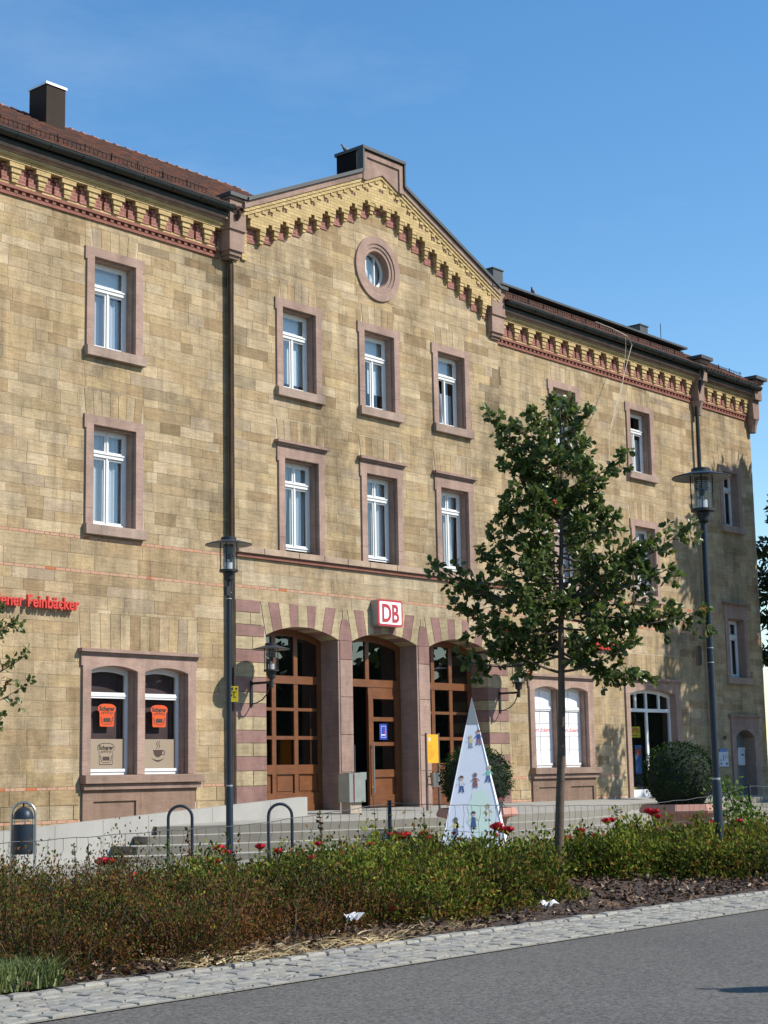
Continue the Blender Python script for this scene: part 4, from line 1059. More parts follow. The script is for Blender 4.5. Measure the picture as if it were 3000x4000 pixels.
s.build('cup_print', INK, PAIR_L[1])
KRED = flat('kiosk_red', (.55, .03, .03), .5)
for W, (a, c) in zip(PAIR_R, ((36.24, 37.42), (37.62, 38.80))):
    for f in (.29, .71):
        me = text_mesh('Eckert.', .155, .0005, .001, .2, 1.0, 'CENTER'); upright(me, a+(c-a)*f, .2165, 2.55); link('lettering', me, KRED, W)
# inside the kiosk window
Wk, ka, kc, kxm = SHOP
LOTTO = empty('lotto_sign', (41.35, .5, 2.45), 'yellow hanging sign reading LOTTO behind the kiosk window', 'sign')
s = MB(); s.box(41.0, 42.32, .48, .53, 2.42, 2.74); s.build('panel', flat('lotto_yellow', (.75, .62, .02), .5), LOTTO)
me = text_mesh('LOTTO', .15, .001, .005); upright(me, 41.78, .477, 2.58); link('lettering', me, KRED, LOTTO)
me = text_mesh('ir', .15, .001, .005); upright(me, 41.55, .477, 2.58); link('lettering', me, KRED, LOTTO)
s = MB(); s.box(41.8, 42.2, .476, .4795, 2.47, 2.49); s.build('small_print', KRED, LOTTO)
s = MB(); s.tube([(42.1, .505, 2.74), (42.1, .505, 3.15)], .006, 5); s.build('hanger', M['galv'], LOTTO)
RACK = empty('magazine_rack', (41.7, .7, .9), 'rack of colourful magazines behind the kiosk window', 'rack')
s = MB(); s.box(41.5, 42.9, .80, .84, .72, 2.2); s.box(41.5, 42.9, .5, .8, .72, .76); s.build('rack_panel', M['hall'], RACK)
for (x, z, w, h, cc) in [(41.45, 1.72, .32, .4, (.55, .08, .06)), (41.5, 1.75, .28, .16, (.75, .65, .03)), (41.95, 1.35, .34, .85, (.08, .18, .42)), (41.45, .98, .30, .42, (.5, .1, .08)), (41.48, 1.0, .24, .18, (.7, .62, .05)), (41.2, .76, .3, .2, (.65, .55, .04)), (41.6, .76, .34, .2, (.6, .5, .03)), (42.0, 1.9, .25, .2, (.5, .1, .1))]:
    s = MB(); y = .78-.012*random.random()-.02*len(RACK.children)*.2; x += .48; s.box(x, x+w, y-.01, y, z, z+h); s.build('magazine', flat('print_%d' % int(cc[0]*100+cc[1]*1000), cc, .5), RACK)
s = MB(); s.box(42.75, 43.1, .3, .31, 1.75, 1.9); tag(s.build('price_card', M['lotto_yellow'], loc=(42.9, .3, 1.75)), 'small yellow card in the right pane of the kiosk window', 'card')
# mailbox, notice, house number on the end section
s = MB(); s.box(46.2, 46.78, .06, .075, 1.52, 1.98); nb = s.build('board', flat('notice_paper', (.55, .56, .60), .6), None)
NB = empty('notice_board', (46.5, .06, 1.5), 'white printed notice with blue heading on the shaded end wall', 'notice'); nb.parent = NB; nb.data.transform(Matrix.Translation((-46.5, -.06, -1.5)))
s = MB(); s.box(46.26, 46.72, .05, .0745, 1.99, 2.07); s.build('heading', flat('notice_blue', (.08, .2, .5), .6), NB)
s = MB()
for a, c, z0, z1 in ((46.26, 46.36, 1.7, 1.74), (46.45, 46.5, 1.7, 1.88), (46.55, 46.72, 1.78, 1.80), (46.55, 46.72, 1.84, 1.86), (46.25, 46.38, 1.58, 1.64), (46.6, 46.74, 1.57, 1.64)): s.box(a, c, .057, .0595, z0, z1)
s.build('print', flat('notice_print', (.12, .12, .22), .6), NB)
MBX = empty('mailbox', (48.05, .2, 1.55), 'white metal mailbox in the shaded side doorway', 'mailbox')
s = MB(); s.box(47.85, 48.3, .30, .41, 1.55, 2.05); s.build('box', flat('mailbox_grey', (.55, .56, .58), .5), MBX)
s = MB(); s.prism([(47.83, 2.05), (48.32, 2.05), (48.30, 2.12), (47.85, 2.12)], .28, .41); s.build('lid', M['mailbox_grey'], MBX)
s = MB(); s.box(48.08, 48.2, .292, .2995, 1.86, 1.92); s.build('emblem', INK, MBX)
me = text_mesh('119', .16, .004, .006); upright(me, 46.52, .078, 2.36); tag(link('house_number', me, flat('number_dark', (.05, .035, .03), .7), loc=(46.6, .08, 2.36)), 'small dark house number beside the shaded side door', 'number')

# ------------------------------------------------------------------ lamps
def lamp_head(p, x, y, zb):
    """round disc luminaire; zb is the underside of the lower collar"""
    s = MB(); s.lathe([(.055, zb-.16), (.085, zb-.14), (.10, zb-.02), (.165, zb), (.165, zb+.035), (.0, zb+.036)], x, y, 24); s.build('collar', M['black'], p, autosm=35)
    s = MB(); s.lathe([(.0, zb+.54), (.13, zb+.545), (.407, zb+.47), (.410, zb+.476), (.408, zb+.484), (.14, zb+.56), (.0, zb+.562)], x, y, 48); sh = s.build('shade', M['blue'], p, autosm=50)
    s = MB(); s.lathe([(.12, zb+.542), (.40, zb+.469)], x, y, 48); s.build('shade_underside', flat('shade_lining', (.30, .28, .24), .55), sh, smooth=True)
    s = MB(); s.lathe([(.135, zb+.56), (.135, zb+.60), (.125, zb+.61), (.0, zb+.61)], x, y, 24); s.build('cap', M['black'], sh, autosm=40)
    s = MB(); s.lathe([(.128, zb+.04), (.128, zb+.535)], x, y, 24); s.build('glass_cylinder', M['lampglass'], p, smooth=True)
    for k in range(4):
        a = R(30+90*k); cx, cy = x+.15*math.cos(a), y+.15*math.sin(a)
        s = MB(); s.tube([(cx, cy, zb-.01), (cx, cy, zb+.52)], .009, 6); s.build('cage_rod', M['black'], p)
    s = MB(); s.lathe([(.07, zb+.04), (.07, zb+.16), (.0, zb+.16)], x, y, 16); s.tube([(x, y, zb+.16), (x, y, zb+.22)], .02, 8); s.build('lamp_holder', flat('holder_grey', (.45, .46, .48), .35), p, autosm=40)
    s = MB(); s.lathe([(.03, zb+.22), (.045, zb+.27), (.03, zb+.33), (.0, zb+.34)], x, y, 12); s.build('bulb', M['black'], p, smooth=True)
    s = MB()
    for k in range(6): z = zb+.30+k*.032; s.lathe([(.105, z), (.088, z+.022), (.105, z+.003)], x, y, 20)
    s.build('louvre', M['galv'], p, smooth=True)
def street_lamp(x, y, label, tagside=0):
    L = empty('street_lamp', (x, y, 0), label, 'street lamp', 'disc shaped street lamps on the station forecourt')
    zb = 5.03
    s = MB(); s.tube([(x, y, 0), (x, y, 1.30), (x, y, 1.34)], [.062, .062, .05], 20); s.build('base_sleeve', M['blue'], L, autosm=40)
    s = MB(); s.tube([(x, y, 1.33), (x, y, zb-.12)], [.047, .040], 20); s.build('pole', M['blue'], L, autosm=40)
    s = MB(); s.tube([(x, y, 1.335), (x, y, 1.36)], .056, 20); s.build('joint_ring', M['galv'], L)
    lamp_head(L, x, y, zb)
    return L
LL = street_lamp(19.75, -5.41, 'dark blue disc street lamp on the forecourt by the downpipe, carrying a yellow plate')
s = MB(); s.box(19.62, 19.72, -5.50, -5.42, 4.60, 4.76); s.build('sensor_box', M['black'], LL)
s = MB(); s.tube([(19.75, -5.41, 4.55), (19.75, -5.41, 4.565)], .052, 16); s.tube([(19.75, -5.41, 4.66), (19.75, -5.41, 4.675)], .05, 16); s.build('clamp', M['galv'], LL)
LR = street_lamp(20.03, -14.64, 'dark blue disc street lamp standing in the planting bed right of the young tree')
def cam_box(s, c, w, h, d, ang=None):
    rt = right; fw_ = fh
    p = Vector(c); V = []
    for dz in (-h/2, h/2):
        for a, b_ in ((-1, -1), (1, -1), (1, 1), (-1, 1)): V.append(p+rt*(a*w/2)+fw_*(b_*d/2)+Vector((0, 0, dz)))
    s.faces(V, [(0, 3, 2, 1), (4, 5, 6, 7), (0, 1, 5, 4), (1, 2, 6, 5), (2, 3, 7, 6), (3, 0, 4, 7)])
s = MB(); cam_box(s, (19.93, -14.52, 3.02), .05, .26, .2); s.build('bracket_plate', M['black'], LR)
for z in (2.92, 3.12): s = MB(); s.tube([(20.03, -14.64, z), (20.03, -14.64, z+.012)], .05, 16); s.build('clamp', M['galv'], LR)
# yellow hydrant plate
HP = empty('hydrant_plate', (19.78, -5.5, 2.8), 'small yellow hydrant marker plate on the left street lamp pole', 'plate')
s = MB(); cam_box(s, (19.79, -5.49, 2.905), .145, .27, .006); s.build('plate', flat('plate_yellow', (.80, .56, .01), .45), HP)
s = MB(); f0 = Vector((19.79, -5.49, 2.905))-fh*.005
for dx, dz, w, h in ((0, .035, .10, .012), (0, -.01, .012, .09), (-.03, .09, .03, .05), (.04, .09, .03, .03), (-.04, -.02, .02, .03), (.02, -.055, .04, .012)): cam_box(s, f0+right*dx+Vector((0, 0, dz)), w, h, .002)
s.build('print', INK, HP)
def wall_lamp(x, label):
    y = YP-.65; L = empty('wall_lamp', (x, YP, 3.02), label, 'wall lamp', 'disc shaped wall lamps beside the entrance arches')
    s = MB(); s.box(x-.035, x+.035, YP-.05, YP-.018, 3.0, 3.56); s.build('wall_plate', M['black'], L)
    s = MB(); s.box(x-.025, x+.025, y, YP-.05, 3.48, 3.53); s.build('arm', M['black'], L)
    s = MB(); s.tube([(x, YP-.045, 3.06)]+[(x, YP-.045-.55*math.sin(a), 3.48-.42*math.cos(a)) for a in [R(v) for v in (15, 35, 55, 75, 88)]], .014, 8); s.build('brace', M['black'], L)
    s = MB(); s.tube([(x, y, 3.38), (x, y, 3.62)], .042, 14); s.build('stem', M['black'], L, autosm=40)
    lamp_head(L, x, y, 3.74)
wall_lamp(25.39, 'black disc wall lamp on the striped jamb left of the entrance arches'); wall_lamp(34.44, 'black disc wall lamp on the striped jamb right of the entrance arches')

# ------------------------------------------------------------------ street furniture
def hoop_path(x, y, w, h, ang, n=12):
    d = Vector((math.cos(ang), math.sin(ang), 0)); c = Vector((x, y, 0)); r = w/2; P = [c-d*r, c-d*r+Vector((0, 0, h-r))]
    for k in range(1, n): a = math.pi-math.pi*k/n; P.append(c+d*r*math.cos(a)+Vector((0, 0, h-r+r*math.sin(a))))
    return P+[c+d*r+Vector((0, 0, h-r)), c+d*r]
AX = math.atan2(right.y, right.x)
for (x, y, lb) in ((18.93, -5.07, 'blue grey bicycle hoop in front of the steps, nearer the litter bin'), (20.03, -6.34, 'blue grey bicycle hoop in front of the steps, right of the lamp pole')):
    s = MB(); s.tube(hoop_path(x, y, .40, 1.03, AX+R(12)), .026, 12); tag(s.build('bicycle_hoop', M['blue'], loc=(x, y, 0), autosm=40), lb, 'bike stand', 'bicycle hoops in front of the steps')
bx, by = 17.22, -3.06
BIN = empty('litter_bin', (bx, by, 0), 'blue grey domed litter bin hung in a steel hoop by the ramp wall', 'litter bin')
s = MB(); s.tube(hoop_path(bx, by, .40, 1.14, AX), .023, 12); s.build('hoop', M['steel'], BIN, autosm=40)
s = MB(); s.lathe([(.0, .28), (.165, .28), (.17, .30), (.17, .77), (.16, .77), (.16, .3)], bx, by, 24); s.build('bucket', M['blue'], BIN, autosm=40)
s = MB(); s.lathe([(.17, .86), (.17, .89), (.15, .97), (.10, 1.03), (.04, 1.06), (.0, 1.062)], bx, by, 24); s.tube([(bx, by, 1.05), (bx, by, 1.13)], .015, 8); s.build('dome', M['blue'], BIN, smooth=True)
s = MB()
for k in range(4): a = R(45+90*k); s.tube([(bx+.15*math.cos(a), by+.15*math.sin(a), .75), (bx+.15*math.cos(a), by+.15*math.sin(a), .87)], .008, 5)
s.build('dome_strut', M['steel'], BIN)
# validator box on its plinth in front of the pier
vx, vy = 26.86, -1.80
VB = empty('control_cabinet', (vx, vy, .68), 'grey steel control cabinet on a stone plinth by the middle entrance', 'cabinet')
s = MB(); s.box(vx-.16, vx+.20, vy-.12, vy+.14, .66, .90); s.build('plinth', M['terra'] if False else flat('plinth_stone', (.36, .29, .22), .85, var=.15, grain=.1), VB)
s = MB(); s.box(vx-.24, vx-.10, vy-.17, vy+.15, .90, 1.52); s.box(vx-.095, vx+.26, vy-.19, vy+.15, .901, 1.53); s.box(vx+.262, vx+.46, vy-.05, vy+.05, 1.38, 1.54); s.build('case', flat('cabinet_grey', (.30, .32, .29), .4, metal=.4, var=.15, vscale=6), VB)
s = MB(); s.box(vx-.101, vx-.094, vy-.192, vy+.1, .95, 1.5); s.build('red_seam', flat('seam_red', (.35, .05, .04)), VB)
# notice stand
nx, ny = 29.48, -1.97
NS = empty('notice_stand', (nx, ny, .66), 'steel stand with orange notice panel and small ash bin by the right pier', 'notice stand')
for dx in (-.22, .22): s = MB(); s.box(nx+dx-.022, nx+dx+.022, ny-.02, ny+.02, .64, 2.40); s.build('post', flat('stand_bronze', (.10, .075, .06), .5), NS)
s = MB(); s.box(nx-.198, nx+.198, ny-.018, ny+.012, 1.72, 2.37); s.build('panel', flat('notice_orange', (.78, .36, .012), .45), NS)
s = MB(); ring(s, nx-.12, 2.26, .030, .045, ny-.020, ny-.0185, 16); s.faces([(nx-.145, ny-.0195, 2.235), (nx-.135, ny-.0195, 2.228), (nx-.095, ny-.0195, 2.285), (nx-.105, ny-.0195, 2.29)], [(0, 1, 2, 3)]); s.build('pictogram', flat('pict_white', (.75, .7, .65)), NS)
s = MB()
for k, w in enumerate((.13, .08, .22, .2, .21, .16, .08)): z = 2.10-k*.045-(.02 if k > 1 else 0); s.box(nx-.15, nx-.15+w, ny-.0205, ny-.0185, z, z+.014)
s.build('lettering', flat('notice_brown', (.45, .17, .02)), NS)
s = MB(); s.lathe([(.10, 1.18), (.115, 1.19), (.14, 1.49), (.14, 1.50), (.0, 1.485)], nx-.02, ny-.11, 20); s.build('ash_bin', M['steel'], NS, autosm=40)
s = MB(); s.box(nx-.2, nx+.2, ny-.01, ny+.005, 1.40, 1.43); s.box(nx-.2, nx+.2, ny-.01, ny+.005, 1.22, 1.25); s.build('bin_rail', M['steel'], NS)

# painted pyramid
def lerp(a, b_, t): return a+(b_-a)*t
pc = Vector((23.25, -7.98, 0)); ph = 2.81; hw = .61
PYR = empty('painted_pyramid', pc, 'tall slim pale blue pyramid painted with children, in front of the steps', 'sculpture')
ax_ = right.copy(); ay_ = fh.copy()
rot = R(-6); ax_ = Matrix.Rotation(rot, 3, 'Z') @ ax_; ay_ = Matrix.Rotation(rot, 3, 'Z') @ ay_
def pyr_ring(z): f = hw*(1-z/ph); return [pc-ax_*f-ay_*f+Vector((0, 0, z)), pc+ax_*f-ay_*f+Vector((0, 0, z)), pc+ax_*f+ay_*f+Vector((0, 0, z)), pc-ax_*f+ay_*f+Vector((0, 0, z))]
b0, b1 = pyr_ring(.02), pyr_ring(2.33)
PB = flat('pyramid_paint', (.80, .82, .88), .45, var=.06, vscale=2)
for k in range(4):
    s = MB(); s.poly([b0[k], b0[(k+1)%4], b1[(k+1)%4], b1[k]]); s.build('side_panel', PB, PYR)
s = MB(); t0 = [v+(v-pc-Vector((0, 0, v.z-pc.z)))*.03 for v in b1]; apex = pc+Vector((0, 0, ph+.01))
for k in range(4): s.poly([t0[k], t0[(k+1)%4], apex])
s.build('metal_tip', flat('pyramid_tip', (.36, .36, .34), .5, metal=.5), PYR)
s = MB()
for k in (0, 1): s.tube([b0[k], b1[k]], .008, 5)
s.build('edge_trim', flat('trim_white', (.8, .8, .82), .4), PYR)
fn = (-ay_*ph+Vector((0, 0, hw))).normalized(); 
def onface(u, z, d=.004):                       # u across in metres, z height on the camera-side panel
    f = hw*(1-z/ph); return pc-ay_*f+ax_*u+Vector((0, 0, z))+fn*d
def blob(s, u, z, ru, rz, n=12, d=.004, wob=0):
    s.poly([onface(u+ru*math.cos(2*math.pi*k/n)*(1+wob*math.sin(3*k)), z+rz*math.sin(2*math.pi*k/n), d) for k in range(n)])
def quad(s, pts, d=.005): s.poly([onface(u, z, d) for u, z in pts])
s = MB(); blob(s, .12, .78, .22, .42, 20, .003, .12); s.build('green_patch', flat('paint_green', (.70, .84, .72), .5), PYR)
def kid(u, z, h, skin, hair, top, bottom, dress=False, lean=0.0):
    h *= .86
    F = empty('painted_child', onface(u, z), None, parent=PYR)
    q = lambda du, t: (u+du*h+lean*t*h, z+t*h)
    def part(nm, c, polys, d=.006):
        s = MB()
        for P in polys: quad(s, P, d)
        s.build(nm, flat('paint_%02d%02d%02d' % tuple(int(v*99) for v in c), c, .6), F)
    part('shoes', (.05, .05, .06), [[q(-.16, 0), q(-.05, 0), q(-.05, .05), q(-.14, .05)], [q(.05, 0), q(.16, 0), q(.14, .05), q(.05, .05)]], .0065)
    if dress:
        part('dress', top, [[q(-.16, .10), q(.16, .10), q(.08, .62), q(-.08, .62)]]); part('legs', skin, [[q(-.09, .03), q(-.05, .03), q(-.05, .12), q(-.09, .12)], [q(.05, .03), q(.09, .03), q(.09, .12), q(.05, .12)]])
    else:
        part('trousers', bottom, [[q(-.14, .04), q(-.05, .04), q(0, .34), q(-.09, .38)], [q(.05, .04), q(.14, .04), q(.10, .38), q(0, .34)]]); part('shirt', top, [[q(-.10, .36), q(.10, .36), q(.10, .64), q(-.10, .64)]])
    part('arms', top if not dress else skin, [[q(-.28, .42), q(-.24, .39), q(-.09, .56), q(-.09, .64)], [q(.24, .43), q(.28, .46), q(.09, .64), q(.09, .56)]], .0055)
    s = MB()
    hu, hz = q(0, .78)
    n = 12; s.poly([onface(hu+.11*h*math.cos(2*math.pi*k/n), hz+.13*h*math.sin(2*math.pi*k/n), .007) for k in range(n)]); s.build('head', flat('paint_skin%d' % int(skin[0]*100), skin, .6), F)
    s = MB(); s.poly([onface(hu+.125*h*math.cos(math.pi*k/8), hz+.03*h+.13*h*math.sin(math.pi*k/8), .008) for k in range(9)]); s.build('hair', flat('paint_hair%d%d' % (int(hair[0]*100), int(hair[1]*100)), hair, .6), F)
SK = (.62, .42, .30); SK2 = (.22, .13, .10); BL_ = (.05, .08, .22)
kid(-.10+.07, 1.92, .28, SK, (.7, .62, .4), (.72, .62, .25), (.35, .36, .36)); kid(.11, 1.97, .33, SK, (.28, .08, .06), (.05, .09, .26), (.45, .12, .14))
kid(-.20, 1.15, .36, SK, (.10, .08, .08), (.70, .70, .72), (.06, .10, .28)); kid(.04, 1.22, .33, SK2, (.22, .22, .24), (.30, .12, .11), BL_, True); kid(.26, 1.32, .36, SK, (.72, .62, .30), (.25, .58, .42), (.08, .12, .34), False, .12)
kid(-.31, .42, .38, SK2, (.13, .14, .13), (.78, .66, .25), (.10, .14, .28)); kid(.0, .52, .38, (.60, .45, .35), (.05, .05, .07), (.06, .11, .26), BL_, True); kid(.25, .66, .36, SK, (.42, .40, .36), (.76, .76, .74), BL_, True); kid(.48, .76, .36, SK2, (.45, .10, .10), (.08, .10, .10), (.10, .09, .12))

# planters with clipped boxwood
def planter(x, y, lb, lb2, sc_=1.0):
    P = empty('planter', (x, y, 0), lb, 'planter', 'terracotta planters on the forecourt')
    s = MB(); s.lathe([(.40, .0), (.44, .03), (.60, .60), (.66, .64), (.80, .66), (.82, .70), (.76, .82), (.70, .82), (.68, .74), (.0, .74)], x, y, 8, R(22.5)); s.build('bowl', M['terra'], P)
    s = MB(); s.lathe([(.0, .762), (.67, .762)], x, y, 8, R(22.5)); s.build('soil', M['soil'], P)
    B = empty('boxwood', (x, y, .76), lb2, 'shrub', 'clipped boxwood balls in planters')
    n = 5200; u = rng.normal(size=(n, 3)); u /= np.linalg.norm(u, axis=1)[:, None]
    lump = np.array([mnoise.noise(Vector(v)*2.6) for v in u])*.10+np.array([mnoise.noise(Vector(v)*7) for v in u])*.09
    rad = (1+lump)*rng.uniform(.90, 1.02, n)+(rng.random(n) < .03)*rng.uniform(.02, .10, n); C = u*rad[:, None]*np.array([.70, .70, .63])+np.array([x, y, .80+.56])
    C = C[C[:, 2] > .79]; u = u[:len(C)]
    leaves_obj('foliage', C, .04, .065, M['box'], B, [(.012, .034, .006), (.018, .046, .008), (.030, .066, .012), (.009, .024, .005)], outward=None)
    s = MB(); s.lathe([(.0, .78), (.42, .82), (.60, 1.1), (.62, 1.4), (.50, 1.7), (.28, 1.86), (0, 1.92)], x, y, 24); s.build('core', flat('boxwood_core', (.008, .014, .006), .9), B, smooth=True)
def leaves_obj(name, C, smin, smax, m, parent, cols, outward=None, dirs=None, aspect=.5, kind=None, fold=.25, loc=None, six=False, wts=None, droop=0.0):
    """leaf-sized folded faces at points C"""
    n = len(C); d = rng.normal(size=(n, 3)) if dirs is None else dirs+rng.normal(size=(n, 3))*.35
    d[:, 2] -= droop
    d /= np.linalg.norm(d, axis=1)[:, None]+1e-9
    r = rng.normal(size=(n, 3)); w = np.cross(d, r); w /= np.linalg.norm(w, axis=1)[:, None]+1e-9; nr = np.cross(d, w)
    L = rng.uniform(smin, smax, n)[:, None]; W = L*aspect
    if six:                                     # lobed leaf: two folded halves with a wavy edge
        base = C; tip = C+d*L
        def pt(t, sgn, k): return C+d*L*t+w*W*sgn*k+nr*L*fold*k*.6
        ptsL = [pt(.16, 1, .42), pt(.36, 1, .62), pt(.42, 1, .95), pt(.60, 1, .66), pt(.70, 1, .85), pt(.86, 1, .40)]
        ptsR = [pt(.16, -1, .42), pt(.36, -1, .62), pt(.42, -1, .95), pt(.60, -1, .66), pt(.70, -1, .85), pt(.86, -1, .40)]
        V = np.stack([base]+ptsL+[tip]+ptsR[::-1], 1); k = V.shape[1]   # 14 points
        V = V.reshape(-1, 3); o = (np.arange(n)*k)[:, None]
        A = np.array([[0, 1, 2, 3], [0, 3, 4, 7], [4, 5, 6, 7], [0, 7, 10, 11], [0, 11, 12, 13], [7, 8, 9, 10]])
        F = (A[None]+o[:, :, None]).reshape(-1, 4); nf = len(A)
    else:
        V = np.stack([C, C+d*L*.5+w*W*.5+nr*L*fold*.5, C+d*L, C+d*L*.5-w*W*.5+nr*L*fold*.5], 1).reshape(-1, 3)
        o = (np.arange(n)*4)[:, None]; F = np.concatenate([np.array([[0, 1, 2]])+o, np.array([[0, 2, 3]])+o], 1).reshape(-1, 3); nf = 2
    cols = np.array(cols); p = None if wts is None else np.array(wts)/sum(wts)
    cc = cols[rng.choice(len(cols), n, p=p)]*rng.uniform(.75, 1.25, n)[:, None]; T = np.repeat(cc, nf, 0)
    me = np_mesh(name, V, F, T, False); ob = link(name, me, m, parent, loc)
    if kind: ob['kind'] = kind
    return ob
planter(25.33, -6.42, 'octagonal terracotta planter half hidden behind the painted pyramid', 'clipped boxwood ball behind the painted pyramid')
planter(27.92, -9.38, 'octagonal terracotta planter beside the right street lamp', 'large clipped boxwood ball beside the right street lamp')

# ------------------------------------------------------------------ kerb of granite setts
kerb = tag(MB().build('kerb', M['joint']) if False else ground_sheet('kerb', -10, 60, -17.33, -16.2, -.004, M['joint']), kind='structure')
def sett_mesh(w, d, c, hgt=.05):
    n = 3; V = []; F = []
    b_ = .014
    outer = [(-w/2, -d/2), (0, -d/2-.004), (w/2, -d/2), (w/2+.004, 0), (w/2, d/2), (0, d/2+.004), (-w/2, d/2), (-w/2-.004, 0)]
    V += [(x*random.uniform(.96, 1.0), y*random.uniform(.95, 1.0), -.04) for x, y in outer]
    V += [(V[i][0], V[i][1], hgt*.4) for i in range(8)]
    V += [(V[i][0]*(1-b_*2/w), V[i][1]*(1-b_*2/d), hgt*random.uniform(.7, 1.05)) for i in range(8)]
    V.append((0, 0, hgt*random.uniform(.85, 1.1)))
    for o in (0, 8): F += [(o+i, o+(i+1)%8, o+8+(i+1)%8, o+8+i) for i in range(8)]
    F += [(16+i, 16+(i+1)%8, 24) for i in range(8)]
    s = MB(); s.tint = c; s.faces(V, F); return s
SC = [(.255, .245, .205), (.275, .262, .22), (.235, .225, .195), (.285, .268, .225), (.26, .243, .198), (.225, .215, .19)]
protos = []
for k in range(14):
    me = sett_mesh(.165, .148, random.choice(SC), .013).mesh('sett'); me.materials.append(M['sett']); protos.append(me)
kprot = []
for k in range(8):
    me = sett_mesh(.2, .14, random.choice(SC), .035).mesh('kerb_sett'); me.materials.append(M['sett']); kprot.append(me)
places = []
for r_ in range(7):
    y = -16.28 if r_ == 0 else -16.435-(r_-1)*.155
    x = 3+random.uniform(0, .2)
    while x < 34:
        w = random.uniform(.18, .23) if r_ == 0 else random.uniform(.145, .19)
        u, v, dpt = px(x, y, .03); vis = -60 < u < 3060 and v < 4060
        places.append((dpt if vis else 1e4+dpt, x+w/2, y+random.uniform(-.008, .008), w, r_)); x += w+.008
places.sort()
def place_sett(p, separate, acc):
    _, x, y, w, r_ = p
    me = random.choice(kprot if r_ == 0 else protos); sx = w/(.2 if r_ == 0 else .165)
    M_ = Matrix.Translation((x, y, random.uniform(-.010, .004))) @ Matrix.Rotation(random.uniform(-.08, .08), 4, 'Z') @ Matrix.Rotation(random.uniform(-.03, .03), 4, 'X') @ Matrix.Diagonal((sx, random.uniform(.94, 1.0), 1, 1))
    if separate:
        o = bpy.data.objects.new('sett', me); col.objects.link(o); o.parent = kerb; o.matrix_local = M_
    else: acc.append((me, M_))
acc = []
for i, p in enumerate(places): place_sett(p, i < 300, acc)
s = MB()
for me, M_ in acc:
    at = me.color_attributes['tint'].data; s.tint = tuple(at[0].color)[:3]
    s.faces([M_ @ v.co for v in me.vertices], [tuple(p.vertices) for p in me.polygons])
s.build('setts', M['sett'], kerb, kind='stuff')
n = 1300; C = np.stack([rng.uniform(4, 26, n), -16.18-rng.uniform(0, 1, n)**1.6*1.3, np.full(n, .018)], 1); dr = rng.normal(size=(n, 3)); dr[:, 2] *= .15
GRIT_ARGS = (C, dr)

# ------------------------------------------------------------------ planting bed
def hn(x, y, sc_=1.0, o=0): return mnoise.noise(Vector((x*sc_, y*sc_, o)))
V = []; F = []; nx_, ny_ = 200, 30
for j in range(ny_+1):
    for i in range(nx_+1):
        x = 0+i*.22; y = -16.21+(4.55)*j/ny_; e = min(1, j/4, (ny_-j)/3)
        V.append((x, y, .0+e*(.035+.03*hn(x, y, 3)+.04*hn(x, y, .8, 3))))
for j in range(ny_):
    for i in range(nx_): a = j*(nx_+1)+i; F.append((a, a+1, a+nx_+2, a+nx_+1))
s = MB(); s.faces(V, F); bed = tag(s.build('planting_bed', M['soil'], smooth=True), kind='structure')
leaves_obj('grit', GRIT_ARGS[0], .008, .026, M['chip'], kerb, [(.20, .17, .12), (.15, .12, .08), (.30, .27, .21), (.11, .085, .055)], dirs=GRIT_ARGS[1], aspect=.6, kind='stuff')
n = 9000; cx_ = rng.uniform(4, 24, n); cy_ = -16.17+rng.uniform(0, 1, n)**1.3*3.2
C = np.stack([cx_, cy_, np.full(n, .055)+rng.uniform(-.01, .025, n)], 1)
dr = rng.normal(size=(n, 3)); dr[:, 2] *= .25
leaves_obj('bark_chips', C, .04, .11, M['chip'], bed, [(.10, .052, .028), (.145, .085, .048), (.06, .034, .020), (.24, .165, .10), (.36, .29, .21)], dirs=dr, aspect=.45, kind='stuff', wts=[5, 4, 5, 2, .6])

